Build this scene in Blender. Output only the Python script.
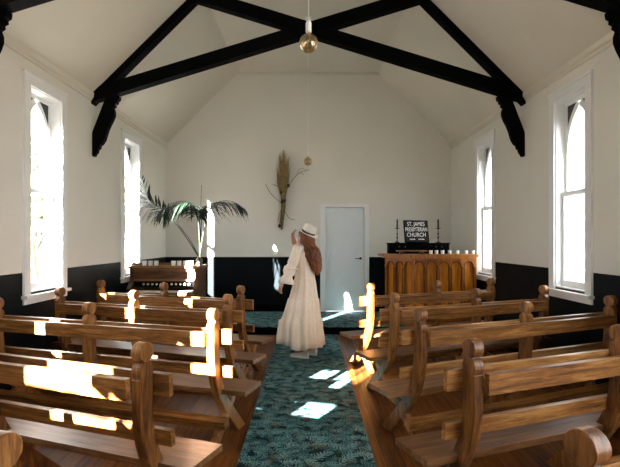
import bpy, bmesh, math, random
from mathutils import Vector, Matrix, noise
from math import sin, cos, pi, radians, sqrt, atan2

# ------------------------------------------------------------------ scene, camera, light
for o in list(bpy.data.objects):
    bpy.data.objects.remove(o, do_unlink=True)
SC = bpy.context.scene
COL = SC.collection
random.seed(7)

EYE = 1.5
cam_d = bpy.data.cameras.new('camera')
cam = bpy.data.objects.new('camera', cam_d)
COL.objects.link(cam)
cam.location = (0, 0, EYE)
cam.rotation_euler = (radians(90), 0, 0)
cam_d.sensor_width = 36.0
cam_d.lens = 450.0 / 620.0 * 36.0
cam_d.shift_x = 1.5 / 620.0
cam_d.shift_y = 7.5 / 620.0
cam_d.clip_start = 0.02
cam_d.clip_end = 400
SC.camera = cam

SKY = 5.8
SUN_E = 210.0
world = bpy.data.worlds.new('sky')
SC.world = world
world.use_nodes = True
bg = world.node_tree.nodes['Background']
bg.inputs['Color'].default_value = (0.93, 0.97, 1.0, 1)
bg.inputs['Strength'].default_value = SKY
sun_d = bpy.data.lights.new('sun', 'SUN')
sun = bpy.data.objects.new('sun', sun_d)
COL.objects.link(sun)
SUN_DIR = Vector((0.56, 1.0, -0.375)).normalized()
sun.rotation_euler = SUN_DIR.to_track_quat('-Z', 'Y').to_euler()
sun_d.energy = SUN_E
sun_d.color = (1.0, 0.975, 0.94)
sun_d.angle = radians(0.5)
SC.view_settings.view_transform = 'Standard'
SC.view_settings.look = 'None'
SC.view_settings.exposure = 0.85
SC.view_settings.gamma = 1.0
SC.view_settings.use_curve_mapping = False
SC.cycles.use_denoising = True
SC.cycles.denoiser = 'OPENIMAGEDENOISE'
SC.cycles.max_bounces = 14
SC.cycles.diffuse_bounces = 8
SC.cycles.transparent_max_bounces = 16
SC.cycles.caustics_reflective = False
SC.cycles.caustics_refractive = False
SC.cycles.sample_clamp_indirect = 8.0

# room
WX = 2.78            # inner face of the side walls
YB = 8.76            # inner face of the back wall
YR = -3.6            # inner face of the rear wall
WT = 0.18            # wall thickness
EAVE, FLAT, KX = 3.37, 4.77, 1.37
DAIS_Y, DAIS_Z = 7.19, 0.13
DADO = 1.19

# ------------------------------------------------------------------ helpers
def link(o, parent=None):
    COL.objects.link(o)
    if parent is not None:
        o.parent = parent
    return o

def tag(o, label=None, cat=None, group=None, kind=None):
    if label: o['label'] = label
    if cat: o['category'] = cat
    if group: o['group'] = group
    if kind: o['kind'] = kind
    return o

def empty(name, loc=(0, 0, 0), rz=0.0, label=None, cat=None, group=None, kind=None):
    o = bpy.data.objects.new(name, None)
    o.empty_display_size = 0.1
    link(o)
    o.location = loc
    o.rotation_euler = (0, 0, rz)
    return tag(o, label, cat, group, kind)

def obj(name, bm, mat, parent=None, smooth=False, bevel=0.0, auto=None):
    if bevel:
        es = [e for e in bm.edges if len(e.link_faces) == 2 and e.calc_face_angle(0) > 0.6]
        bmesh.ops.bevel(bm, geom=es, offset=bevel, segments=2, affect='EDGES', clamp_overlap=True)
    bmesh.ops.recalc_face_normals(bm, faces=bm.faces[:])
    me = bpy.data.meshes.new(name)
    bm.to_mesh(me)
    bm.free()
    mats = mat if isinstance(mat, (list, tuple)) else [mat]
    for m in mats:
        me.materials.append(m)
    if smooth:
        for p in me.polygons: p.use_smooth = True
        if auto is not None:
            me.set_sharp_from_angle(angle=auto)
    o = bpy.data.objects.new(name, me)
    return link(o, parent)

def B():
    return bmesh.new()

def box(bm, x0, x1, y0, y1, z0, z1, M=None):
    vs = [Vector((x, y, z)) for z in (z0, z1) for y in (y0, y1) for x in (x0, x1)]
    if M is not None: vs = [M @ v for v in vs]
    v = [bm.verts.new(p) for p in vs]
    for f in ((0, 1, 3, 2), (4, 6, 7, 5), (0, 4, 5, 1), (2, 3, 7, 6), (0, 2, 6, 4), (1, 5, 7, 3)):
        bm.faces.new([v[i] for i in f])
    return bm

def prism(bm, pts, d0, d1, axis='x', M=None):
    """closed 2-D outline pts extruded from d0 to d1; axis x: (d,p,q); y: (p,d,q); z: (p,q,d)"""
    def P(p, d):
        v = {'x': (d, p[0], p[1]), 'y': (p[0], d, p[1]), 'z': (p[0], p[1], d)}[axis]
        v = Vector(v)
        return M @ v if M is not None else v
    a = [bm.verts.new(P(p, d0)) for p in pts]
    b = [bm.verts.new(P(p, d1)) for p in pts]
    n = len(pts)
    bm.faces.new(a[::-1]); bm.faces.new(b)
    for i in range(n):
        bm.faces.new([a[i], a[(i + 1) % n], b[(i + 1) % n], b[i]])
    return bm

def strip_prism(bm, left, right, d0, d1, axis='x'):
    """a band between two polylines of equal length, extruded (safe for concave outlines)"""
    for i in range(len(left) - 1):
        prism(bm, [left[i], left[i + 1], right[i + 1], right[i]], d0, d1, axis)
    bmesh.ops.remove_doubles(bm, verts=bm.verts[:], dist=1e-5)
    # drop the inner faces between the quads
    seen = {}
    for f in bm.faces[:]:
        key = tuple(sorted(v.index for v in f.verts))
    bm.verts.index_update()
    for f in bm.faces[:]:
        key = tuple(sorted(v.index for v in f.verts))
        seen.setdefault(key, []).append(f)
    kill = [f for fs in seen.values() if len(fs) > 1 for f in fs]
    if kill: bmesh.ops.delete(bm, geom=kill, context='FACES')
    return bm

def frame_of(d):
    d = d.normalized()
    up = Vector((0, 0, 1)) if abs(d.z) < 0.95 else Vector((0, 1, 0))
    a = d.cross(up).normalized()
    return a, d.cross(a).normalized()

def tube(bm, pts, rad, seg=10, caps=True):
    pts = [Vector(p) for p in pts]
    n = len(pts)
    rr = rad if isinstance(rad, (list, tuple)) else [rad] * n
    rings = []
    pa = None
    for i, p in enumerate(pts):
        d = (pts[min(i + 1, n - 1)] - pts[max(i - 1, 0)])
        a, b = frame_of(d)
        if pa is not None:
            dn = d.normalized()
            a = (pa - dn * pa.dot(dn)).normalized()
            b = dn.cross(a)
        pa = a
        rings.append([bm.verts.new(p + (a * cos(2 * pi * k / seg) + b * sin(2 * pi * k / seg)) * rr[i]) for k in range(seg)])
    for i in range(n - 1):
        for k in range(seg):
            bm.faces.new([rings[i][k], rings[i][(k + 1) % seg], rings[i + 1][(k + 1) % seg], rings[i + 1][k]])
    if caps:
        bm.faces.new(rings[0][::-1]); bm.faces.new(rings[-1])
    return bm

def lathe(bm, prof, seg=24, M=None, caps=True):
    rings = []
    for r, z in prof:
        ring = []
        for k in range(seg):
            v = Vector((r * cos(2 * pi * k / seg), r * sin(2 * pi * k / seg), z))
            ring.append(bm.verts.new(M @ v if M is not None else v))
        rings.append(ring)
    for i in range(len(rings) - 1):
        for k in range(seg):
            bm.faces.new([rings[i][k], rings[i][(k + 1) % seg], rings[i + 1][(k + 1) % seg], rings[i + 1][k]])
    if caps:
        bm.faces.new(rings[0][::-1]); bm.faces.new(rings[-1])
    return bm

def ball(bm, c, r, seg=16, rings=10, M=None):
    T = Matrix.Translation(c) @ Matrix.Diagonal((r[0], r[1], r[2], 1)) if isinstance(r, (tuple, list)) else Matrix.Translation(c) @ Matrix.Scale(r, 4)
    if M is not None: T = M @ T
    bmesh.ops.create_uvsphere(bm, u_segments=seg, v_segments=rings, radius=1.0, matrix=T)
    return bm

def copy_tree(o, parent=None):
    c = o.copy()
    COL.objects.link(c)
    c.parent = parent
    for ch in list(o.children):
        copy_tree(ch, c)
    return c

def catmull(pts, n=8):
    P = [Vector(p) for p in pts]
    P = [P[0] * 2 - P[1]] + P + [P[-1] * 2 - P[-2]]
    out = []
    for i in range(1, len(P) - 2):
        for k in range(n):
            t = k / n
            a, b, c, d = P[i - 1], P[i], P[i + 1], P[i + 2]
            out.append(0.5 * ((2 * b) + (c - a) * t + (2 * a - 5 * b + 4 * c - d) * t * t + (3 * b - a - 3 * c + d) * t ** 3))
    out.append(P[-2])
    return out

# ------------------------------------------------------------------ materials
class NT:
    def __init__(s, name):
        s.m = bpy.data.materials.new(name)
        s.m.use_nodes = True
        s.t = s.m.node_tree
        s.b = s.t.nodes['Principled BSDF']
    def n(s, typ, **kw):
        nd = s.t.nodes.new(typ)
        for k, v in kw.items():
            setattr(nd, k, v)
        return nd
    def l(s, a, b):
        s.t.links.new(a, b)
    def val(s, nd, **kw):
        for k, v in kw.items():
            nd.inputs[k].default_value = v
        return nd
    def math(s, op, a, b=None):
        nd = s.n('ShaderNodeMath', operation=op)
        for i, v in enumerate((a, b)):
            if v is None: continue
            if isinstance(v, (int, float)): nd.inputs[i].default_value = v
            else: s.l(v, nd.inputs[i])
        return nd.outputs[0]
    def mix(s, fac, a, b):
        nd = s.n('ShaderNodeMix', data_type='RGBA')
        for sock, v in ((nd.inputs[0], fac), (nd.inputs[6], a), (nd.inputs[7], b)):
            if isinstance(v, (int, float)): sock.default_value = v
            elif isinstance(v, tuple): sock.default_value = (*v, 1) if len(v) == 3 else v
            else: s.l(v, sock)
        return nd.outputs[2]
    def ramp(s, fac, stops):
        r = s.n('ShaderNodeValToRGB')
        e = r.color_ramp.elements
        while len(e) < len(stops): e.new(0.5)
        for i, (p, c) in enumerate(stops):
            e[i].position = p
            e[i].color = (*c, 1) if len(c) == 3 else c
        s.l(fac, r.inputs[0])
        return r.outputs[0]
    def bump(s, h, strength=0.2, dist=0.01):
        b = s.n('ShaderNodeBump')
        b.inputs['Strength'].default_value = strength
        b.inputs['Distance'].default_value = dist
        s.l(h, b.inputs['Height'])
        s.l(b.outputs[0], s.b.inputs['Normal'])

def plain(name, col, rough=0.5, metal=0.0, var=0.06, scale=8.0, spec=0.5, **kw):
    n = NT(name)
    tc = n.n('ShaderNodeTexCoord')
    no = n.val(n.n('ShaderNodeTexNoise'), Scale=scale, Detail=4.0)
    n.l(tc.outputs['Object'], no.inputs['Vector'])
    lo = tuple(c * (1 - var) for c in col); hi = tuple(min(1, c * (1 + var)) for c in col)
    n.l(n.ramp(no.outputs['Fac'], [(0.3, lo), (0.7, hi)]), n.b.inputs['Base Color'])
    n.b.inputs['Roughness'].default_value = rough
    n.b.inputs['Metallic'].default_value = metal
    n.b.inputs['Specular IOR Level'].default_value = spec
    for k, v in kw.items():
        n.b.inputs[k.replace('_', ' ')].default_value = v
    return n.m

def wood(name, dark, mid, light, along=(1, 14, 14), scale=2.2, rough=(0.28, 0.5), bump=0.12, world_rand=True):
    n = NT(name)
    tc = n.n('ShaderNodeTexCoord')
    oi = n.n('ShaderNodeObjectInfo')
    off = n.n('ShaderNodeVectorMath', operation='MULTIPLY_ADD')
    comb = n.n('ShaderNodeCombineXYZ')
    rnd = n.math('MULTIPLY', oi.outputs['Random'], 37.0)
    for i in range(3): n.l(rnd, comb.inputs[i])
    mp = n.n('ShaderNodeMapping')
    mp.inputs['Scale'].default_value = along
    n.l(tc.outputs['Object'], mp.inputs['Vector'])
    add = n.n('ShaderNodeVectorMath', operation='ADD')
    n.l(mp.outputs[0], add.inputs[0]); n.l(comb.outputs[0], add.inputs[1])
    n1 = n.val(n.n('ShaderNodeTexNoise'), Scale=scale, Detail=6.0, Roughness=0.65, Distortion=0.6)
    n.l(add.outputs[0], n1.inputs['Vector'])
    n2 = n.val(n.n('ShaderNodeTexNoise'), Scale=scale * 6, Detail=3.0, Roughness=0.6)
    n.l(add.outputs[0], n2.inputs['Vector'])
    n3 = n.val(n.n('ShaderNodeTexNoise'), Scale=2.3, Detail=2.0)
    n.l(tc.outputs['Object'], n3.inputs['Vector'])
    f = n.math('ADD', n.math('MULTIPLY', n1.outputs['Fac'], 0.62), n.math('MULTIPLY', n2.outputs['Fac'], 0.22))
    f = n.math('ADD', f, n.math('MULTIPLY', n3.outputs['Fac'], 0.22))
    f = n.math('ADD', f, n.math('MULTIPLY', n.math('SUBTRACT', oi.outputs['Random'], 0.5), 0.12))
    n.l(n.ramp(f, [(0.385, dark), (0.53, mid), (0.68, light)]), n.b.inputs['Base Color'])
    rr = n.n('ShaderNodeMapRange')
    n.l(n2.outputs['Fac'], rr.inputs[0])
    rr.inputs['To Min'].default_value = rough[0]; rr.inputs['To Max'].default_value = rough[1]
    n.l(rr.outputs[0], n.b.inputs['Roughness'])
    n.b.inputs['Specular IOR Level'].default_value = 0.33
    n.bump(f, bump, 0.01)
    return n.m

def wall_mat(name, white, black, dado=True):
    n = NT(name)
    geo = n.n('ShaderNodeNewGeometry')
    sep = n.n('ShaderNodeSeparateXYZ')
    n.l(geo.outputs['Position'], sep.inputs[0])
    no = n.val(n.n('ShaderNodeTexNoise'), Scale=1.3, Detail=5.0)
    n.l(geo.outputs['Position'], no.inputs['Vector'])
    w = n.ramp(no.outputs['Fac'], [(0.3, tuple(c * 0.95 for c in white)), (0.7, white)])
    # fine joints of the lining boards
    fr = n.math('FRACT', n.math('MULTIPLY', sep.outputs['Z'], 1 / 0.145))
    joint = n.math('LESS_THAN', fr, 0.03)
    w2 = n.mix(n.math('MULTIPLY', joint, 0.10), w, tuple(c * 0.6 for c in white))
    if dado:
        low = n.math('LESS_THAN', sep.outputs['Z'], DADO)
        n.l(n.mix(low, w2, black), n.b.inputs['Base Color'])
        rg = n.math('ADD', n.math('MULTIPLY', low, -0.12), 0.6)
        n.l(rg, n.b.inputs['Roughness'])
    else:
        n.l(w2, n.b.inputs['Base Color'])
        n.b.inputs['Roughness'].default_value = 0.6
    n.l(n.math('ADD', n.math('MULTIPLY', n.math('LESS_THAN', sep.outputs['Z'], DADO if dado else -9), -0.2), 0.28), n.b.inputs['Specular IOR Level'])
    n.bump(joint, 0.25, -0.004)
    return n.m

def carpet_mat():
    n = NT('teal_fern_carpet')
    tc = n.n('ShaderNodeTexCoord')
    wob = n.val(n.n('ShaderNodeTexNoise'), Scale=6.0, Detail=2.0)
    n.l(tc.outputs['Object'], wob.inputs['Vector'])
    no = n.val(n.n('ShaderNodeTexNoise'), Scale=14.0, Detail=3.0)
    n.l(tc.outputs['Object'], no.inputs['Vector'])
    fz = n.val(n.n('ShaderNodeTexNoise'), Scale=300.0, Detail=1.0)
    n.l(tc.outputs['Object'], fz.inputs['Vector'])
    col = n.ramp(no.outputs['Fac'], [(0.35, (0.003, 0.011, 0.013)), (0.55, (0.005, 0.024, 0.028)), (0.74, (0.022, 0.020, 0.014))])
    for (scale, shift, curv, freq, tone) in ((8.0, 0.0, 9.0, 250.0, 1.0), (6.5, 3.37, -7.0, 210.0, 0.85), (10.0, 7.11, 6.0, 300.0, 0.9)):
        wv = n.n('ShaderNodeVectorMath', operation='MULTIPLY_ADD')
        n.l(wob.outputs['Color'], wv.inputs[0]); wv.inputs[1].default_value = (0.09, 0.09, 0)
        sh = n.n('ShaderNodeVectorMath', operation='ADD'); n.l(tc.outputs['Object'], sh.inputs[0]); sh.inputs[1].default_value = (shift, shift * 1.7, 0)
        n.l(sh.outputs[0], wv.inputs[2])
        vo = n.n('ShaderNodeTexVoronoi', voronoi_dimensions='2D')
        n.val(vo, Scale=scale, Randomness=0.9)
        n.l(wv.outputs[0], vo.inputs['Vector'])
        sub = n.n('ShaderNodeVectorMath', operation='SUBTRACT')
        n.l(wv.outputs[0], sub.inputs[0]); n.l(vo.outputs['Position'], sub.inputs[1])
        rot = n.n('ShaderNodeVectorRotate', rotation_type='Z_AXIS')
        n.l(sub.outputs[0], rot.inputs['Vector'])
        sc = n.n('ShaderNodeSeparateColor'); n.l(vo.outputs['Color'], sc.inputs[0])
        n.l(n.math('MULTIPLY', n.math('SUBTRACT', sc.outputs[0], 0.5), 2.4), rot.inputs['Angle'])
        sp = n.n('ShaderNodeSeparateXYZ'); n.l(rot.outputs[0], sp.inputs[0])
        curve = n.math('ADD', sp.outputs['Y'], n.math('MULTIPLY', n.math('MULTIPLY', sp.outputs['X'], sp.outputs['X']), curv))
        ay = n.math('ABSOLUTE', curve)
        slant = n.math('ADD', n.math('MULTIPLY', sp.outputs['X'], freq), n.math('MULTIPLY', ay, -freq * 0.8))
        leaf = n.math('GREATER_THAN', n.math('SINE', slant), 0.3)
        wid = n.math('SUBTRACT', 0.042, n.math('MULTIPLY', n.math('ABSOLUTE', sp.outputs['X']), 0.28))
        fern = n.math('MAXIMUM', n.math('MULTIPLY', leaf, n.math('LESS_THAN', ay, wid)), n.math('LESS_THAN', ay, 0.003))
        lc = n.ramp(sc.outputs[1], [(0.0, (0.05 * tone, 0.18 * tone, 0.20 * tone)), (0.5, (0.12 * tone, 0.30 * tone, 0.32 * tone)), (0.85, (0.26 * tone, 0.42 * tone, 0.42 * tone)), (1.0, (0.15 * tone, 0.125 * tone, 0.07 * tone))])
        soft = n.math('MULTIPLY', fern, n.math('ADD', n.math('MULTIPLY', fz.outputs['Fac'], 0.6), 0.34))
        col = n.mix(soft, col, lc)
    n.l(col, n.b.inputs['Base Color'])
    n.b.inputs['Roughness'].default_value = 0.92
    n.b.inputs['Specular IOR Level'].default_value = 0.1
    n.bump(fz.outputs['Fac'], 0.5, 0.004)
    return n.m

def floor_mat():
    n = NT('stained_floorboards')
    tc = n.n('ShaderNodeTexCoord')
    sep = n.n('ShaderNodeSeparateXYZ'); n.l(tc.outputs['Object'], sep.inputs[0])
    q = n.math('MULTIPLY', sep.outputs['X'], 1 / 0.13)
    bid = n.math('FLOOR', q); fr = n.math('FRACT', q)
    wn = n.n('ShaderNodeTexWhiteNoise', noise_dimensions='1D'); n.l(bid, wn.inputs['W'])
    mp = n.n('ShaderNodeMapping'); mp.inputs['Scale'].default_value = (16, 1, 1)
    n.l(tc.outputs['Object'], mp.inputs['Vector'])
    no = n.val(n.n('ShaderNodeTexNoise'), Scale=2.5, Detail=6.0, Distortion=0.5)
    n.l(mp.outputs[0], no.inputs['Vector'])
    f = n.math('ADD', n.math('MULTIPLY', no.outputs['Fac'], 0.75), n.math('MULTIPLY', wn.outputs['Value'], 0.25))
    c = n.ramp(f, [(0.3, (0.035, 0.011, 0.003)), (0.55, (0.115, 0.038, 0.008)), (0.8, (0.21, 0.075, 0.016))])
    gap = n.math('LESS_THAN', fr, 0.025)
    n.l(n.mix(gap, c, (0.006, 0.003, 0.002)), n.b.inputs['Base Color'])
    n.b.inputs['Roughness'].default_value = 0.42; n.b.inputs['Specular IOR Level'].default_value = 0.07
    n.bump(n.math('SUBTRACT', no.outputs['Fac'], gap), 0.15, 0.004)
    return n.m

def glass_mat():
    n = NT('window_glass')
    n.t.nodes.remove(n.b)
    out = [x for x in n.t.nodes if x.type == 'OUTPUT_MATERIAL'][0]
    tr = n.n('ShaderNodeBsdfTransparent'); tr.inputs[0].default_value = (0.97, 0.98, 0.98, 1)
    gl = n.n('ShaderNodeBsdfGlossy'); gl.inputs['Roughness'].default_value = 0.03
    fr = n.n('ShaderNodeLayerWeight'); fr.inputs[0].default_value = 0.5
    no = n.val(n.n('ShaderNodeTexNoise'), Scale=5.0, Detail=2.0)
    bp = n.n('ShaderNodeBump'); bp.inputs['Strength'].default_value = 0.05
    n.l(no.outputs['Fac'], bp.inputs['Height']); n.l(bp.outputs[0], gl.inputs['Normal'])
    mx = n.n('ShaderNodeMixShader')
    n.l(n.math('ADD', n.math('MULTIPLY', n.math('POWER', fr.outputs['Facing'], 5.0), 0.5), 0.03), mx.inputs[0]); n.l(tr.outputs[0], mx.inputs[1]); n.l(gl.outputs[0], mx.inputs[2])
    n.l(mx.outputs[0], out.inputs[0])
    return n.m

def leaf_mat(name, a, b, rough=0.45, trans=0.25, scale=6.0):
    n = NT(name)
    tc = n.n('ShaderNodeTexCoord')
    no = n.val(n.n('ShaderNodeTexNoise'), Scale=scale, Detail=3.0)
    n.l(tc.outputs['Object'], no.inputs['Vector'])
    c = n.ramp(no.outputs['Fac'], [(0.3, a), (0.7, b)])
    n.l(c, n.b.inputs['Base Color'])
    n.b.inputs['Roughness'].default_value = rough
    out = [x for x in n.t.nodes if x.type == 'OUTPUT_MATERIAL'][0]
    tl = n.n('ShaderNodeBsdfTranslucent'); n.l(c, tl.inputs[0])
    mx = n.n('ShaderNodeMixShader'); mx.inputs[0].default_value = trans
    n.l(n.b.outputs[0], mx.inputs[1]); n.l(tl.outputs[0], mx.inputs[2]); n.l(mx.outputs[0], out.inputs[0])
    return n.m

M = {}
M['wall'] = wall_mat('painted_wall', (0.755, 0.735, 0.675), (0.0022, 0.0045, 0.0056))
M['ceil'] = plain('ceiling_paint', (0.69, 0.65, 0.56), 0.7, var=0.03, scale=1.2, spec=0.2)
M['white'] = plain('white_gloss_paint', (0.80, 0.81, 0.81), 0.35, var=0.02)
M['black'] = plain('black_paint', (0.002, 0.002, 0.0023), 0.8, var=0.2, spec=0.04)
M['spandrel'] = plain('dark_spandrel', (0.02, 0.02, 0.022), 0.4)
M['floor'] = floor_mat()
M['carpet'] = carpet_mat()
M['glass'] = glass_mat()
M['pew'] = wood('pew_timber', (0.046, 0.015, 0.003), (0.205, 0.083, 0.020), (0.42, 0.215, 0.070), scale=2.6)
M['pewv'] = wood('pew_post_timber', (0.036, 0.011, 0.0024), (0.165, 0.062, 0.014), (0.35, 0.165, 0.048), along=(14, 9, 1.2), scale=2.6)
M['seat'] = wood('worn_seat_timber', (0.040, 0.014, 0.0045), (0.125, 0.053, 0.018), (0.25, 0.13, 0.056), rough=(0.28, 0.48))
M['altar'] = wood('altar_oak', (0.13, 0.037, 0.004), (0.30, 0.098, 0.012), (0.46, 0.185, 0.03), along=(10, 10, 1))
M['altarp'] = wood('altar_panel_oak', (0.34, 0.105, 0.006), (0.58, 0.205, 0.012), (0.72, 0.31, 0.03), along=(10, 10, 1))
M['altar_shade'] = wood('altar_shade_moulding', (0.030, 0.009, 0.002), (0.075, 0.024, 0.005), (0.13, 0.045, 0.010), along=(10, 10, 1))  # dark tone stands in for the weak shade of the arch recesses
M['organ'] = wood('organ_walnut', (0.022, 0.009, 0.004), (0.060, 0.024, 0.010), (0.13, 0.055, 0.022))
M['organtop'] = wood('organ_top_walnut', (0.09, 0.038, 0.015), (0.22, 0.10, 0.038), (0.36, 0.19, 0.08))
M['ivory'] = plain('ivory', (0.75, 0.72, 0.62), 0.3)
M['ceramic'] = plain('white_ceramic', (0.86, 0.85, 0.82), 0.3, var=0.02)
M['wax'] = plain('wax', (0.85, 0.80, 0.68), 0.5, **{'Subsurface_Weight': 0.0})
M['iron'] = plain('black_iron', (0.012, 0.012, 0.013), 0.4, metal=0.3)
M['felt'] = plain('letterboard_felt', (0.012, 0.012, 0.013), 0.9)
M['letter'] = plain('white_letter', (0.9, 0.9, 0.88), 0.4, var=0.01)
M['door'] = plain('door_paint', (0.72, 0.765, 0.79), 0.4, var=0.02)
M['grass'] = plain('dry_ground', (0.17, 0.16, 0.14), 0.9, var=0.2, scale=0.6)
M['leafo'] = leaf_mat('outdoor_foliage', (0.15, 0.18, 0.12), (0.27, 0.30, 0.22), 0.8, 0.3, 1.0)
M['bark'] = plain('bark', (0.16, 0.12, 0.09), 0.9, var=0.4)
M['palm'] = leaf_mat('palm_leaf', (0.004, 0.012, 0.006), (0.012, 0.030, 0.012), 0.5, 0.10)
M['stem'] = leaf_mat('palm_stem', (0.015, 0.024, 0.009), (0.03, 0.04, 0.016), 0.4, 0.0)
M['straw'] = leaf_mat('dried_grass', (0.22, 0.14, 0.055), (0.42, 0.30, 0.13), 0.8, 0.2, 20.0)
M['drystem'] = plain('dried_stem', (0.20, 0.15, 0.065), 0.8, var=0.5, scale=14)
M['twig'] = plain('dark_twig', (0.035, 0.024, 0.014), 0.8)
M['twigs'] = plain('pale_twig', (0.20, 0.16, 0.11), 0.8)

# ------------------------------------------------------------------ the setting
def struct(name, bm, mat, parent=None, **kw):
    o = obj(name, bm, mat, parent, **kw)
    if parent is None: o['kind'] = 'structure'
    return o

bm = B(); box(bm, -WX - WT, WX + WT, YR - WT, YB + WT, -0.30, 0.0)
struct('floor', bm, M['floor'])
bm = B(); box(bm, -10, 10, 0, 0.01, 0, 0.01); bm.free()

WIN_HW, WZ0, WZ1 = 0.29, 0.985, 3.06
LEFT_WIN = [7.05, 4.76, 2.28]
RIGHT_WIN = [7.08, 4.78, 2.43]
# invented cutouts in thin unseen left wall, shaping sun patches: (y0, y1, z0, z1)
CUT_SPAN = (-2.0, 0.1)
SUN_CUTOUTS = [(-1.0, -0.84, 1.66, 2.03), (-1.0, -0.31, 2.03, 2.20), (-0.88, -0.31, 2.20, 2.44), (-1.2, -1.0, 1.845, 1.985), (-1.39, -1.2, 1.895, 2.04), (-1.20, -0.90, 2.20, 3.35)]
for k in range(12):                        # stepped cutouts; solid band between them added to block sun
    a_, b_ = -0.84 + k * 0.0625, -0.84 + (k + 1) * 0.0625
    SUN_CUTOUTS += [(a_, b_, 1.36 - 0.30 * b_, 1.51 - 0.30 * a_), (a_, b_, 1.645 - 0.30 * b_, 2.03)]
SUN_CUTOUTS.append((-0.62, -0.59, 1.60, 1.85))
def holed(bm, x0, x1, y0, y1, z1, holes):
    ys = sorted({y0, y1, *[v for h in holes for v in h[:2]]})
    for a, b in zip(ys, ys[1:]):
        m = (a + b) / 2
        hs = sorted((h[2], h[3]) for h in holes if h[0] < m < h[1])
        z = 0.0
        for lo, hi in hs:
            if lo > z + 1e-4: box(bm, x0, x1, a, b, z, lo)
            z = max(z, hi)
        if z < z1 - 1e-4: box(bm, x0, x1, a, b, z, z1)
def side_wall(name, s, holes, cut_wall=False):
    bm = B()
    lo, hi = sorted((s * WX, s * (WX + WT)))
    if cut_wall:
        holed(bm, lo, hi, YR - WT, CUT_SPAN[0], EAVE + 0.12, [])
        holed(bm, -WX - 0.03, -WX, CUT_SPAN[0], CUT_SPAN[1], EAVE + 0.12, SUN_CUTOUTS)
        holed(bm, lo, hi, CUT_SPAN[1], YB + WT, EAVE + 0.12, holes)
    else:
        holed(bm, lo, hi, YR - WT, YB + WT, EAVE + 0.12, holes)
    return struct(name, bm, M['wall'])
side_wall('wall_left', -1, [(y - WIN_HW, y + WIN_HW, WZ0, WZ1) for y in LEFT_WIN], True)
side_wall('wall_right', 1, [(y - WIN_HW, y + WIN_HW, WZ0, WZ1) for y in RIGHT_WIN] + [(-0.85, 1.5, 0.6, 3.2)])  # the last hole is unseen, added to bring in side skylight

# back wall with the door opening
DX0, DX1, DZ1 = 0.329, 1.090, 2.156
def gable(bm, y0, y1, hole):
    hx0, hx1, hz = hole
    box(bm, -WX, hx0, y0, y1, 0, EAVE); box(bm, hx1, WX, y0, y1, 0, EAVE)
    box(bm, hx0, hx1, y0, y1, hz, EAVE)
    prism(bm, [(-WX, EAVE), (WX, EAVE), (KX, FLAT), (-KX, FLAT)], y0, y1, 'y')
bm = B(); gable(bm, YB, YB + WT, (DX0, DX1, DZ1)); struct('wall_back', bm, M['wall'])
bm = B(); 
REAR_SLOT = (-0.5, -0.15, 1.15, 3.3)               # unseen slot added to let in sun for bounce light
for x0, x1, z0, z1 in ((-WX, REAR_SLOT[0], 0, EAVE), (REAR_SLOT[1], WX, 0, EAVE), (REAR_SLOT[0], REAR_SLOT[1], 0, REAR_SLOT[2]), (REAR_SLOT[0], REAR_SLOT[1], REAR_SLOT[3], EAVE)):
    box(bm, x0, x1, YR - WT, YR, z0, z1)
prism(bm, [(-WX, EAVE), (WX, EAVE), (KX, FLAT), (-KX, FLAT)], YR - WT, YR, 'y')
struct('wall_rear', bm, M['wall'])
# ceiling: two slopes and a flat collar
bm = B()
T = 0.1
o_ = [(-WX - 0.02, EAVE - 0.02), (-KX, FLAT), (KX, FLAT), (WX + 0.02, EAVE - 0.02)]
u_ = [(-WX - 0.02, EAVE + 0.11), (-KX - 0.05, FLAT + T), (KX + 0.05, FLAT + T), (WX + 0.02, EAVE + 0.11)]
strip_prism(bm, o_, u_, YR - WT, YB + WT, 'y')
struct('ceiling', bm, M['ceil'])
# dais with black riser, carpeted
bm = B(); box(bm, -WX, WX, DAIS_Y + 0.01, YB, 0, DAIS_Z - 0.012); struct('floor_dais', bm, M['black'])
bm = B(); box(bm, -WX, WX, DAIS_Y, YB, DAIS_Z - 0.012, DAIS_Z)
o = struct('floor_dais_carpet', bm, M['carpet'], bevel=0.004)
# cornices under the slopes, baseboards
for s, nm in ((-1, 'trim_1'), (1, 'trim_2')):
    bm = B()
    pts = [(0, 0), (0, -0.075), (0.016, -0.075), (0.022, -0.05), (0.040, -0.035), (0.046, 0.02)]
    for a, b in ([(YR, -1.25), (-0.85, YB)] if s < 0 else [(YR, YB)]):
        prism(bm, [(s * (WX - p), EAVE + q - 0.0) for p, q in pts], a, b, 'y')
    struct(nm, bm, M['ceil'])
# seam battens of the flat collar
for s, nm in ((-1, 'trim_3'), (1, 'trim_4')):
    bm = B(); tube(bm, [(s * KX, YR, FLAT - 0.002), (s * KX, YB, FLAT - 0.002)], 0.009, 6); struct(nm, bm, M['ceil'])
bm = B(); box(bm, -KX, KX, YB - 0.03, YB, FLAT - 0.03, FLAT); struct('trim_5', bm, M['ceil'])
for nm, (x0, x1, y0, y1, z0) in {
        'baseboard_left': (-WX, -WX + 0.018, YR, DAIS_Y, 0), 'baseboard_right': (WX - 0.018, WX, YR, DAIS_Y, 0)}.items():
    bm = B(); box(bm, x0, x1, y0, y1, z0, z0 + 0.14); struct(nm, bm, M['black'], bevel=0.004)
bm = B(); box(bm, -WX, DX0 - 0.105, YB - 0.018, YB, DAIS_Z, DAIS_Z + 0.14); box(bm, DX1 + 0.09, WX, YB - 0.018, YB, DAIS_Z, DAIS_Z + 0.14)
struct('baseboard_back', bm, M['black'])

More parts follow.
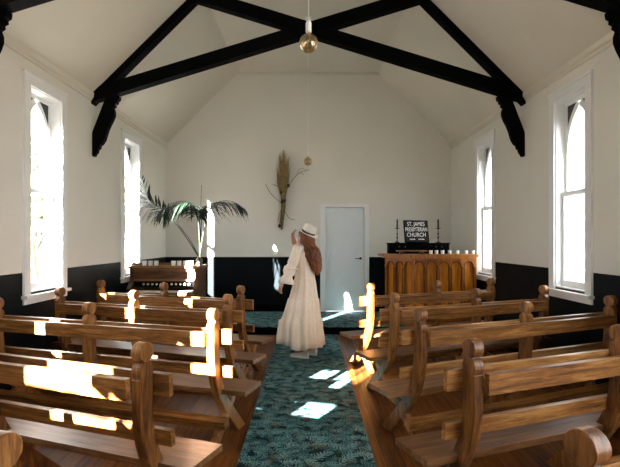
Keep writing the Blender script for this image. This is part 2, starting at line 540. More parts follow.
# door in the back wall
d = empty('door_1', ((DX0 + DX1) / 2, YB, DAIS_Z), kind='structure')
w = (DX1 - DX0) / 2; h = DZ1 - DAIS_Z
bm = B(); box(bm, -w + 0.009, w - 0.009, 0.035, 0.075, 0.010, h - 0.009)
leaf = obj('door_leaf', bm, M['door'], d, bevel=0.003)
bm = B(); box(bm, -w - 0.03, w + 0.03, 0.079, 0.11, 0.0, h + 0.03); obj('light_block_board', bm, M['door'], d)  # full board added unseen behind the leaf, blocks sky light leaking in
bm = B()
for x0, x1, z0, z1 in ((-w - 0.10, -w, 0, h + 0.065), (w, w + 0.088, 0, h + 0.065)):
    box(bm, x0, x1, -0.022, 0.0, z0, z1)
box(bm, -w, w, -0.022, 0, h, h + 0.065)
box(bm, -w - 0.001, -w + 0.0035, -0.022, 0.10, 0, h); box(bm, w - 0.0035, w + 0.001, -0.022, 0.10, 0, h)
obj('door_frame', bm, M['white'], d)
hd = B(); lathe(hd, [(0.026, 0), (0.026, 0.008), (0.012, 0.01), (0.012, 0.045)], 16, Matrix.Translation((w - 0.075, 0.035, 1.03)) @ Matrix.Rotation(pi / 2, 4, 'X'))
tube(hd, [(w - 0.075, -0.022, 1.03), (w - 0.12, -0.028, 1.03), (w - 0.185, -0.024, 1.028)], [0.011, 0.009, 0.008], 10)
ho = obj('door_handle', hd, M['iron'], leaf, smooth=True, auto=0.7); ho['label'] = 'black lever door handle'

# windows
def arch_side(z, a0=0.245, zs=2.60, c=0.204, R=0.449):
    if z <= zs: return a0
    q = R * R - (z - zs) ** 2
    return max(0.0, sqrt(max(q, 0)) - c)

def window(n, s, yc, hw=WIN_HW, z0=WZ0, z1=WZ1, arch=True):
    root = empty('window_%d' % n, (s * WX, yc, 0), kind='structure')
    def MM():  # local (a, o, z) -> root local
        return Matrix(((0, s, 0, 0), (1, 0, 0, 0), (0, 0, 1, 0), (0, 0, 0, 1)))
    R_ = MM()
    cw = 0.098
    bm = B()   # casing
    box(bm, -hw - cw, -hw + 0.006, -0.022, 0.0, z0 - 0.02, z1 - 0.006, R_); box(bm, hw - 0.006, hw + cw, -0.022, 0, z0 - 0.02, z1 - 0.006, R_)
    box(bm, -hw - cw, hw + cw, -0.0221, 0, z1 - 0.006, z1 + cw - 0.014, R_)
    box(bm, -hw - cw - 0.012, hw + cw + 0.012, -0.034, 0.0, z1 + cw - 0.014, z1 + cw + 0.012, R_)
    obj('window_casing', bm, M['white'], root)
    bm = B(); box(bm, -hw - cw - 0.02, hw + cw + 0.02, -0.06, 0.02, z0 - 0.05, z0 - 0.02, R_)
    box(bm, -hw - cw, hw + cw, -0.02, 0.0, z0 - 0.11, z0 - 0.05, R_)
    obj('window_sill', bm, M['white'], root, bevel=0.005)
    bm = B()   # jamb lining
    for a, b_ in ((-hw, -hw + 0.018), (hw - 0.018, hw)):
        box(bm, a, b_, 0, WT, z0, z1, R_)
    box(bm, -hw, hw, 0, WT, z1 - 0.018, z1, R_); box(bm, -hw, hw, 0, WT, z0 - 0.02, z0 + 0.012, R_)
    obj('jamb_lining', bm, M['white'], root)
    zm = 2.02
    st = 0.04
    i0 = hw - 0.018
    for nm, a0z, a1z, o0, o1 in (('lower_sash', z0 + 0.012, zm + 0.025, 0.065, 0.095), ('upper_sash', zm - 0.025, z1 - 0.018, 0.10, 0.13)):
        bm = B()
        box(bm, -i0, -i0 + st, o0, o1, a0z, a1z, R_); box(bm, i0 - st, i0, o0, o1, a0z, a1z, R_)
        box(bm, -i0 + st, i0 - st, o0, o1, a0z, a0z + (0.07 if nm == 'lower_sash' else 0.045), R_)
        box(bm, -i0 + st, i0 - st, o0, o1, a1z - 0.045, a1z, R_)
        so = obj(nm, bm, M['white'], root, bevel=0.003)
        bm = B(); box(bm, -i0 + st, i0 - st, (o0 + o1) / 2 - 0.002, (o0 + o1) / 2 + 0.002, a0z + 0.045, a1z - 0.045, R_)
        obj('glass_pane', bm, M['glass'], so)
        if nm == 'upper_sash' and arch:
            aw = i0 - st
            zs = 2.48; top = a1z - 0.045; hgt = top - zs
            # pointed arch: R-c = aw, R^2-c^2 = hgt^2
            sm = hgt * hgt / aw
            Rr, c = (sm + aw) / 2, (sm - aw) / 2
            for sg in (-1, 1):
                inn, out, sp = [], [], []
                for i in range(17):
                    z = zs + hgt * i / 16
                    xo = max(0.0, sqrt(max(Rr * Rr - (z - zs) ** 2, 0)) - c)
                    zz = zs + hgt * 0.93 * i / 16
                    inn.append((sg * max(0.0, xo * 0.985 - 0.012), zz))
                    out.append((sg * min(aw, xo + 0.030 + 0.012 * i / 16), z))
                    sp.append((sg * aw, z))
                bm = B()
                for i in range(16):
                    prism(bm, [inn[i], inn[i + 1], out[i + 1], out[i]], o0 - 0.006, o1 + 0.004, 'y', R_)
                obj('arch_bar', bm, M['white'], so)
                bm = B()
                for i in range(16):
                    if abs(out[i][0]) < aw - 0.004:
                        prism(bm, [out[i], out[i + 1], sp[i + 1], sp[i]], o0 + 0.008, o1 - 0.008, 'y', R_)
                so2 = obj('spandrel_panel', bm, M['spandrel'], so); so2['label'] = 'dark corner panel above the arch'
    if arch:
        bm = B(); tube(bm, [R_ @ Vector((-0.05, 0.045, zm + 0.03)), R_ @ Vector((0.0, 0.04, zm + 0.035)), R_ @ Vector((0.05, 0.045, zm + 0.03))], 0.006, 8)
        obj('sash_lift', bm, M['white'], root)
    pl = bpy.data.lights.new('daylight_portal', 'AREA')
    pl.shape = 'RECTANGLE'; pl.size = 2 * hw; pl.size_y = z1 - z0
    pl.cycles.is_portal = True
    po = bpy.data.objects.new('daylight_portal', pl); COL.objects.link(po)
    po.location = (s * (WX + WT + 0.02), yc, (z0 + z1) / 2)
    po.rotation_euler = Vector((-s, 0, 0)).to_track_quat('-Z', 'Z').to_euler()
    return root
n = 1
for y in LEFT_WIN: window(n, -1, y); n += 1
for y in RIGHT_WIN: window(n, 1, y); n += 1
pl = bpy.data.lights.new('daylight_portal', 'AREA'); pl.shape = 'RECTANGLE'; pl.size = 0.35; pl.size_y = 2.15; pl.cycles.is_portal = True
po = bpy.data.objects.new('daylight_portal', pl); COL.objects.link(po); po.location = (-0.325, YR - WT - 0.02, 2.22)
po.rotation_euler = Vector((0, 1, 0)).to_track_quat('-Z', 'Z').to_euler()

pl = bpy.data.lights.new('daylight_portal', 'AREA'); pl.shape = 'RECTANGLE'; pl.size = 2.35; pl.size_y = 2.6; pl.cycles.is_portal = True
po = bpy.data.objects.new('daylight_portal', pl); COL.objects.link(po); po.location = (WX + WT + 0.02, 0.325, 1.9)
po.rotation_euler = Vector((-1, 0, 0)).to_track_quat('-Z', 'Z').to_euler()

# outside ground
bm = B(); box(bm, -90, 90, -60, 120, -0.62, -0.42)
o = obj('ground', bm, M['grass']); o['kind'] = 'structure'

# ------------------------------------------------------------------ roof trusses
def truss(y, label):
    root = empty('roof_truss', (0, y, 0), label=label, cat='roof truss', group='black timber roof trusses')
    t = 0.065
    for s in (-1, 1):
        bm = B()
        d = 0.082 * sqrt(2)
        prism(bm, [(s * (WX - 0.004), EAVE - 0.0), (s * (KX - 0.0), FLAT - 0.004), (s * (KX - 0.03), FLAT - 0.004), (s * (KX - 0.03), FLAT - d + 0.03), (s * (WX - 0.004), EAVE - d)], -t, t, 'y')
        obj('rafter', bm, M['black'], root, bevel=0.006)
        bm = B()
        a = Vector((-s * 2.765, 3.375)); b = Vector((s * 1.44, 4.66)); dr = (b - a).normalized(); nn = Vector((-dr.y, dr.x)) * 0.084
        prism(bm, [a - nn, b - nn, b + nn * 0.85, a + nn * 0.9], -t - 0.004 * s, t - 0.004 * s, 'y')
        obj('scissor_brace', bm, M['black'], root, bevel=0.006)
        # carved bracket
        inner = [(0.352, 3.36), (0.345, 3.315), (0.318, 3.30), (0.322, 3.275), (0.292, 3.26), (0.297, 3.235), (0.268, 3.215),
                 (0.283, 3.17), (0.283, 3.12), (0.262, 3.06), (0.225, 2.99), (0.195, 2.92), (0.178, 2.86), (0.160, 2.80), (0.125, 2.745), (0.098, 2.73), (0.094, 2.695), (0.067, 2.675), (0.062, 2.64), (0.040, 2.62), (0.028, 2.59)]
        outer = []
        for i, (p, q) in enumerate(inner):
            f = i / (len(inner) - 1)
            zz = 3.34 - f * 0.75
            outer.append((max(0.002, 0.165 * (zz - 2.89) / (3.30 - 2.87)), zz))
        bm = B()
        L_ = [(s * (WX - p), q) for p, q in inner]; O_ = [(s * (WX - p), q) for p, q in outer]
        strip_prism(bm, L_, O_, -0.034, 0.034, "y")
        obj('carved_bracket', bm, M['black'], root)
    return root
truss(5.81, 'black scissor truss with carved brackets, the complete one across the room')
truss(3.66, 'nearer black scissor truss, only its bracket ends at the top corners')

# ------------------------------------------------------------------ pews
HP = 1.02
def post_centre(z):
    T = [(0.0, 0.43), (0.10, 0.335), (0.22, 0.215), (0.34, 0.115), (0.45, 0.05), (0.56, 0.015), (0.66, 0.0), (1.1, 0.0)]
    for (z0, a), (z1, b) in zip(T, T[1:]):
        if z <= z1:
            t = (z - z0) / (z1 - z0)
            return a + (b - a) * t
    return 0.0
def smooth_centre(z):
    return sum(post_centre(max(0, z + d)) for d in (-0.08, -0.04, 0, 0.04, 0.08)) / 5 if z > 0.08 else post_centre(z)
def make_pew(side, mid, PL):
    root = empty('church_pew')
    hl = PL / 2
    for px in (-hl, side * (mid - hl), hl):
        w = 0.029
        L_, R_ = [], []
        zs = [0.0, 0.05, 0.1, 0.16, 0.22, 0.28, 0.34, 0.40, 0.46, 0.52, 0.58, 0.64, 0.70, 0.845, 0.850, 0.862, 0.88, 0.895, 0.908, 0.918, 0.926, 0.934]
        for z in zs:
            c = smooth_centre(z)
            e = 0.01
            dy = (smooth_centre(z + e) - smooth_centre(max(0, z - e))) / (e + min(z, e))
            hw = 0.043 + 0.004 * min(1, max(0, (0.5 - z) / 0.5))
            hw *= sqrt(1 + dy * dy)
            if z > 0.846:
                hw = {0.850: 0.038, 0.862: 0.045, 0.88: 0.048, 0.895: 0.0465, 0.908: 0.041, 0.918: 0.032, 0.926: 0.020, 0.934: 0.018}[z]
            L_.append((c - hw, z)); R_.append((c + hw, z))
        bm = B(); strip_prism(bm, L_, R_, px - w, px + w, 'x')
        p = obj('post', bm, M['pewv'], root, bevel=0.004)
        bm = B()
        lathe(bm, [(0.044, -w - 0.001), (0.0475, -w + 0.004), (0.0475, w - 0.004), (0.044, w + 0.001)], 28,
              Matrix.Translation((px, 0, HP - 0.0475)) @ Matrix.Rotation(pi / 2, 4, 'Y'))
        obj('finial', bm, M['pewv'], p, smooth=True, auto=0.6)
        # rear leg of the scissor
        bm = B()
        n_ = 7
        LL = [(0.335 - 0.36 * t + 0.03 * sin(pi * t) - 0.042, 0.378 * (1 - t)) for t in [i / n_ for i in range(n_ + 1)]]
        RR = [(a + 0.09, b) for a, b in LL]
        strip_prism(bm, LL, RR, px - 0.026 + 0.0, px + 0.026, 'x')
        obj('leg', bm, M['pewv'], root, bevel=0.004)
    def plank(name, x0, x1, y0, y1, z0, z1, mat, rot=0.0, bev=0.005):
        bm = B()
        c = Vector((0, (y0 + y1) / 2, (z0 + z1) / 2))
        T_ = Matrix.Translation(c) @ Matrix.Rotation(rot, 4, 'X') @ Matrix.Translation(-c)
        box(bm, x0, x1, y0, y1, z0, z1, T_)
        return obj(name, bm, mat, root, bevel=bev)
    e = 0.12
    plank('front_top_rail', -hl - e, hl + e, 0.043, 0.071, 0.757, 0.864, M['pew'], 0.05)
    plank('rear_top_rail', -hl + 0.031, hl - 0.031, -0.076, -0.044, 0.757, 0.858, M['pew'], 0.03)
    plank('lower_rail', -hl - e, hl + e, 0.058, 0.088, 0.512, 0.592, M['pew'], 0.10)
    plank('seat', -hl - 0.215, hl + 0.215, 0.075, 0.37, 0.378, 0.412, M['seat'], -0.02, 0.008)
    plank('foot_rail', -hl - 0.09, hl + 0.09, 0.005, 0.075, 0.155, 0.215, M['pew'], 0.25)
    plank('seat_apron', -hl - 0.03, hl + 0.03, 0.20, 0.225, 0.31, 0.378, M['pew'])
    return root
def place_pew(side, aisle_xy, a, mid, PL, label):
    o = make_pew(side, mid, PL)
    t = math.atan(a)
    ua = Vector((-side * cos(t), -sin(t)))      # towards the aisle
    c = Vector(aisle_xy) - ua * PL / 2
    o.location = (c.x, c.y, 0)
    o.rotation_euler = (0, 0, side * t)
    tag(o, label, 'pew', 'church pews set in two slanting rows')
    return o
LP = [((-0.78, 1.13), 0.33, 1.05, 2.0, 'left pew nearest the camera, only its round finial showing in the bottom left corner'),
      ((-0.79, 2.14), 0.36, 1.06, 2.0, 'large wooden pew in the left foreground with a long bright sun patch'),
      ((-0.683, 3.22), 0.30, 1.085, 2.04, 'left pew behind the foreground one, its aisle post and rail ends sunlit'),
      ((-0.73, 4.075), 0.33, 1.026, 1.956, 'third wooden pew up the left side, its middle post sunlit'),
      ((-0.73, 4.85), 0.38, 1.007, 1.954, 'left pew farthest from the camera, in front of the organ')]
RP = [((0.715, 1.155), 0.37, 1.05, 2.0, 'right pew nearest the camera, only its round finial showing in the bottom right corner'),
      ((0.812, 2.22), 0.38, 1.05, 2.0, 'large wooden pew in the right foreground, in shade'),
      ((0.80, 3.21), 0.41, 1.016, 2.02, 'right pew directly beyond the large right foreground one'),
      ((0.80, 4.19), 0.40, 0.966, 1.895, 'right pew second from the carved table, its aisle post in shade'),
      ((0.713, 5.14), 0.40, 0.918, 1.76, 'right pew nearest the carved table, its aisle post fully sunlit')]
for p in LP: place_pew(-1, *p)
for p in RP: place_pew(1, *p)

# ------------------------------------------------------------------ aisle runner
bm = B(); box(bm, -0.478, 0.450, -3.2, DAIS_Y - 0.002, 0.001, 0.009)
tag(obj('aisle_runner', bm, M['carpet'], bevel=0.002), 'long teal fern-patterned carpet runner down the aisle', 'carpet')

#@@OBJECTS@@
# ------------------------------------------------------------------ carved table with arched front
def face_matrix(p0, p1):
    p0, p1 = Vector((*p0, 0)), Vector((*p1, 0))
    a = (p1 - p0).normalized()
    nrm = Vector((a.y, -a.x, 0))           # outward (towards the camera)
    return Matrix(((a.x, nrm.x, 0, p0.x), (a.y, nrm.y, 0, p0.y), (0, 0, 1, 0), (0, 0, 0, 1))), (p1 - p0).length
ALT_Z = 1.285
AR = Vector((1.69, 7.27)); AE = Vector((2.69, 7.27)); AL = Vector((1.325, 7.67))
alt = empty('carved_table', (2.0, 7.5, DAIS_Z), label='carved golden oak church table with a row of pointed arch panels along its front', cat='table')
def rel(Mx): return Matrix.Translation((-2.0, -7.5, -DAIS_Z)) @ Mx
bm = B()
prism(bm, [(AL.x + 0.05, AL.y + 0.055), (AR.x + 0.028, AR.y + 0.058), (AE.x - 0.01, AE.y + 0.058), (AE.x - 0.01, 7.86), (AL.x + 0.02, 7.86)], DAIS_Z, ALT_Z - 0.07, 'z', rel(Matrix()))
obj('carcass', bm, M['altar'], alt)
bm = B()
prism(bm, [(AL.x - 0.11, AL.y - 0.03), (AR.x - 0.03, AR.y - 0.055), (AE.x + 0.03, AE.y - 0.055), (AE.x + 0.03, 7.92), (AL.x - 0.11, 7.92)], ALT_Z - 0.042, ALT_Z, 'z', rel(Matrix()))
prism(bm, [(AL.x - 0.05, AL.y), (AR.x - 0.02, AR.y - 0.035), (AE.x + 0.015, AE.y - 0.035), (AE.x + 0.015, 7.90), (AL.x - 0.05, 7.90)], ALT_Z - 0.07, ALT_Z - 0.042, 'z', rel(Matrix()))
obj('tabletop', bm, M['altar'], alt, bevel=0.006)
for p0, p1, nb in ((AL, AR, 3), (AR, AE, 5)):
    FM, Ln = face_matrix(p0, p1); FM = rel(FM)
    wb = Ln / nb
    for i in range(nb):
        a0, a1 = i * wb, (i + 1) * wb
        bm = B(); box(bm, a0 + 0.012, a1 - 0.012, -0.055, -0.045, DAIS_Z + 0.12, ALT_Z - 0.075, FM)
        obj('arch_panel', bm, M['altarp'], alt)
        # round-headed arch frame, its dark mouldings painting in the recess shade
        ca = (a0 + a1) / 2; hw = wb / 2 - 0.022; zs = 1.085; zt = ALT_Z - 0.07
        bm = B()
        N_ = 12
        for k in range(N_):
            t0, t1 = pi * k / N_, pi * (k + 1) / N_
            q = [(ca - hw * cos(t0), zs + hw * 1.15 * sin(t0)), (ca - hw * cos(t1), zs + hw * 1.15 * sin(t1))]
            prism(bm, [q[0], q[1], (q[1][0], zt), (q[0][0], zt)], -0.050, 0.006, 'y', FM)
        am = obj('arch_head', bm, M['altar'], alt)
        bm = B()
        tube(bm, [FM @ Vector((ca - (hw - 0.001) * cos(pi * k / 16), 0.004, zs + (hw - 0.001) * 1.15 * sin(pi * k / 16))) for k in range(17)], 0.009, 6)
        for sg in (-1, 1): tube(bm, [FM @ Vector((ca + sg * (hw - 0.001), 0.004, DAIS_Z + 0.12)), FM @ Vector((ca + sg * (hw - 0.001), 0.004, zs))], 0.008, 6)
        mo = obj('arch_shade_moulding', bm, M['altar_shade'], am); mo['label'] = 'dark brown arch moulding, coloured for the recess shade'
    for i in range(nb + 1):
        a = i * wb
        bm = B(); box(bm, a - 0.022, a + 0.022, -0.050, 0.006, DAIS_Z + 0.12, zt, FM)
        tube(bm, [FM @ Vector((a, 0.012, DAIS_Z + 0.14)), FM @ Vector((a, 0.012, 1.06))], 0.010, 8)
        lathe(bm, [(0.010, 0), (0.019, 0.012), (0.021, 0.03), (0.016, 0.04)], 10, FM @ Matrix.Translation((a, 0.012, 1.055)))
        obj('pilaster', bm, M['altar'], alt)
    bm = B(); box(bm, -0.004, Ln + 0.004, -0.012, 0.025, DAIS_Z, DAIS_Z + 0.12, FM)
    obj('plinth', bm, M['altar'], alt, bevel=0.004)

# black chest on the table
ch = empty('hymn_chest', (1.868, 7.70, ALT_Z), label='low black wooden chest along the back of the carved table', cat='chest')
bm = B(); box(bm, -0.505, 0.505, -0.11, 0.11, 0.0, 0.165); obj('body', bm, M['black'], ch, bevel=0.004)
bm = B(); box(bm, -0.515, 0.515, -0.12, 0.12, 0.165, 0.185); obj('lid', bm, M['black'], ch, bevel=0.004)
for x in (-0.34, -0.24, 0.28, 0.38):
    bm = B(); lathe(bm, [(0.014, 0), (0.016, 0.006), (0.006, 0.010), (0.012, 0.022), (0.004, 0.03)], 12, Matrix.Translation((x, -0.11, 0.12)) @ Matrix.Rotation(pi / 2, 4, 'X'))
    k_ = obj('knob', bm, M['iron'], ch, smooth=True)
CH_Z = ALT_Z + 0.185

# letter board
lb = empty('letter_board', (1.838, 7.66, CH_Z + 0.008), label='black letter board with white church name lettering, propped on the black chest', cat='sign')
lean = Matrix.Rotation(radians(-7), 4, 'X')
bm = B(); prism(bm, [(-0.192, 0.0), (0.212, 0.0), (0.192, 0.368), (-0.212, 0.375)], -0.006, 0.006, 'y', lean)
bd = obj('board', bm, M['felt'], lb)
bm = B()
fr = [(-0.192, 0.0), (0.212, 0.0), (0.192, 0.368), (-0.212, 0.375)]
for i in range(4):
    a, b = fr[i], fr[(i + 1) % 4]
    tube(bm, [lean @ Vector((a[0], -0.002, a[1])), lean @ Vector((b[0], -0.002, b[1]))], 0.009, 6)
obj('board_frame', bm, M['black'], lb)
def text(s, size, x, z, parent, mat, Mx, wide=1.0, name='lettering'):
    cu = bpy.data.curves.new('t', 'FONT'); cu.body = s; cu.size = size; cu.align_x = 'CENTER'; cu.align_y = 'CENTER'; cu.extrude = 0.0012; cu.offset = 0.0
    to = bpy.data.objects.new('t', cu); COL.objects.link(to)
    bpy.context.view_layer.update()
    me = bpy.data.meshes.new_from_object(to.evaluated_get(bpy.context.evaluated_depsgraph_get()))
    bpy.data.objects.remove(to, do_unlink=True)
    T_ = Mx @ Matrix.Translation((x, -0.009, z)) @ Matrix.Rotation(pi / 2, 4, 'X') @ Matrix.Diagonal((wide, 1, 1, 1))
    me.transform(T_)
    me.name = name
    me.materials.append(mat)
    o = bpy.data.objects.new(name, me)
    return link(o, parent)
text('ST. JAMES', 0.098, -0.004, 0.310, lb, M['letter'], lean, 0.72)
text('PRESBYTERIAN', 0.098, 0.0, 0.217, lb, M['letter'], lean, 0.585)
text('CHURCH', 0.098, 0.0, 0.125, lb, M['letter'], lean, 0.80)
bm = B()      # small script line, too fine to read
for x0, x1 in ((-0.115, -0.02), (0.03, 0.135)):
    pts = [lean @ Vector((x0 + (x1 - x0) * k / 18, -0.008, 0.05 + 0.010 * sin(k * 2.4) + (0.008 if k % 7 == 0 else 0))) for k in range(19)]
    tube(bm, pts, 0.0042, 5)
obj('script_line', bm, M['letter'], lb)

# candlesticks
def candlestick(x, label):
    r = empty('candlestick', (x, 7.70, CH_Z), label=label, cat='candlestick', group='black candlesticks on the chest')
    bm = B(); lathe(bm, [(0.045, 0), (0.045, 0.008), (0.030, 0.016), (0.012, 0.026), (0.008, 0.05), (0.008, 0.075), (0.018, 0.085), (0.018, 0.095), (0.008, 0.105),
                         (0.007, 0.135), (0.016, 0.145), (0.016, 0.155), (0.007, 0.165), (0.007, 0.225), (0.014, 0.236), (0.042, 0.243), (0.044, 0.250), (0.016, 0.252)], 20)
    obj('stand', bm, M['iron'], r, smooth=True, auto=0.6)
    bm = B(); lathe(bm, [(0.0145, 0.250), (0.014, 0.255), (0.0125, 0.395), (0.009, 0.402), (0.002, 0.405)], 14)
    c = obj('candle', bm, M['black'], r, smooth=True, auto=0.8); c['label'] = 'black taper candle'
    bm = B(); tube(bm, [(0, 0, 0.404), (0.002, 0, 0.416)], 0.0015, 6); obj('wick', bm, M['wax'], c)
candlestick(1.518, 'black iron candlestick with black taper, left of the letter board')
candlestick(2.218, 'black iron candlestick with black taper, right of the letter board')

# low book rest on the table
br = empty('book_rest', (1.70, 7.40, ALT_Z), label='low brown wooden book rest lying on the carved table before the chest', cat='book rest')
bm = B(); box(bm, -0.245, 0.235, -0.075, 0.08, 0.042, 0.062); obj('board', bm, M['organtop'], br, bevel=0.004)
for x in (-0.17, 0.16):
    bm = B(); box(bm, x - 0.03, x + 0.03, -0.05, 0.06, 0.0, 0.042); obj('foot', bm, M['organ'], br, bevel=0.004)

def cup(x, y, z, label, group, sc=1.0):
    r = empty('candle_cup', (x, y, z), label=label, cat='candle cup', group=group)
    bm = B()
    lathe(bm, [(0.024 * sc, 0.0), (0.028 * sc, 0.004), (0.0325 * sc, 0.062 * sc), (0.033 * sc, 0.068 * sc), (0.030 * sc, 0.068 * sc), (0.027 * sc, 0.03 * sc), (0.001, 0.028 * sc)], 20)
    obj('cup', bm, M['ceramic'], r, smooth=True, auto=0.7)
    bm = B(); lathe(bm, [(0.0275 * sc, 0.031 * sc), (0.029 * sc, 0.05 * sc), (0.001, 0.051 * sc)], 16); c = obj('candle', bm, M['wax'], r, smooth=True, auto=0.7)
    bm = B(); tube(bm, [(0, 0, 0.05 * sc), (0.002, 0, 0.061 * sc)], 0.0012, 5); obj('wick', bm, M['iron'], c)
ords = ['leftmost, next to the book rest', 'second from the left', 'third from the left', 'middle one of seven', 'third from the right', 'second from the right', 'rightmost, next to the window']
for px, od in zip((430.2, 436.4, 442.6, 449.6, 457.5, 466.2, 473.2), ords):
    cup((px - 308.5) * 7.40 / 450, 7.40 if px > 431 else 7.36, ALT_Z, 'white candle cup in the row on the carved table, ' + od, 'white candle cups on the carved table', 0.9)

# ------------------------------------------------------------------ reed organ
OX0, OX1, OY0, OY1 = -2.68, -1.615, 6.72, 7.16
ORG_Z = 1.131
og = empty('reed_organ', ((OX0 + OX1) / 2, (OY0 + OY1) / 2, 0), label='dark brown wooden reed organ standing under the left rear window', cat='organ')
hx, hy = (OX1 - OX0) / 2, (OY1 - OY0) / 2
def opart(nm, x0, x1, y0, y1, z0, z1, mat, bev=0.005, par=None):
    bm = B(); box(bm, x0, x1, y0, y1, z0, z1); return obj(nm, bm, mat, par or og, bevel=bev)
for s in (-1, 1):
    bm = B()
    prism(bm, [(-hy - 0.14, 0), (hy, 0), (hy, 1.095), (-hy, 1.095), (-hy, 0.93), (-hy - 0.06, 0.86), (-hy - 0.14, 0.80), (-hy - 0.14, 0.74)], *sorted((s * (hx - 0.075), s * (hx - 0.015))), 'x')
    obj('side_panel', bm, M['organ'], og, bevel=0.006)
opart('top_board', -hx - 0.02, hx + 0.02, -hy - 0.03, hy, 1.095, 1.13, M['organtop'], 0.008)
opart('gallery_rail', -hx, hx, -hy + 0.09, -hy + 0.115, 1.128, 1.172, M['organtop'], 0.006)
opart('upper_panel', -hx + 0.075, hx - 0.075, -hy + 0.02, -hy + 0.05, 0.90, 1.095, M['organ'], 0)
fr_ = B()
for (x0, x1, z0, z1) in ((-hx + 0.075, hx - 0.075, 1.045, 1.075), (-hx + 0.075, hx - 0.075, 0.90, 0.93)):
    box(fr_, x0, x1, -hy - 0.005, -hy + 0.02, z0, z1)
obj('panel_moulding', fr_, M['organtop'], og, bevel=0.004)
opart('stop_board', -hx + 0.075, hx - 0.075, -hy + 0.0, -hy + 0.03, 0.82, 0.90, M['black'], 0)
for i in range(11):
    x = -0.30 + i * 0.0645 + (0.03 if i > 5 else 0)
    bm = B(); lathe(bm, [(0.006, 0), (0.006, 0.03), (0.015, 0.034), (0.017, 0.045), (0.012, 0.052), (0.002, 0.054)], 12, Matrix.Translation((x, -hy, 0.858)) @ Matrix.Rotation(pi / 2, 4, 'X'))
    k_ = obj('stop_knob', bm, M['ivory'], og, smooth=True, auto=0.8)
opart('key_bed', -hx + 0.075, hx - 0.075, -hy - 0.15, -hy + 0.05, 0.70, 0.745, M['organtop'])
kb = B()
for i in range(36):
    x = -hx + 0.09 + i * (2 * hx - 0.18) / 36
    box(kb, x, x + (2 * hx - 0.18) / 36 - 0.0015, -hy - 0.135, -hy + 0.0, 0.745, 0.763)
k_ = obj('keyboard', kb, M['ivory'], og)
opart('lower_panel', -hx + 0.075, hx - 0.075, -hy + 0.05, -hy + 0.08, 0.08, 0.70, M['organ'], 0)
opart('back_panel', -hx + 0.075, hx - 0.075, hy - 0.03, hy - 0.005, 0.05, 1.095, M['organ'], 0)
opart('plinth', -hx + 0.0755, hx - 0.0755, -hy - 0.10, hy - 0.03, 0.0, 0.08, M['organ'])
for px, od in zip((144.5, 150.5, 156.3, 173.5, 179.2, 185.4, 191.4), ('leftmost, by the window', 'second from the left', 'third from the left', 'middle one after the gap', 'third from the vase', 'second from the vase', 'nearest the palm vase')):
    cup((px - 308.5) * 6.765 / 450, 6.762, ORG_Z, 'white candle cup on the dark organ top, ' + od, 'white candle cups on the organ', 1.05)

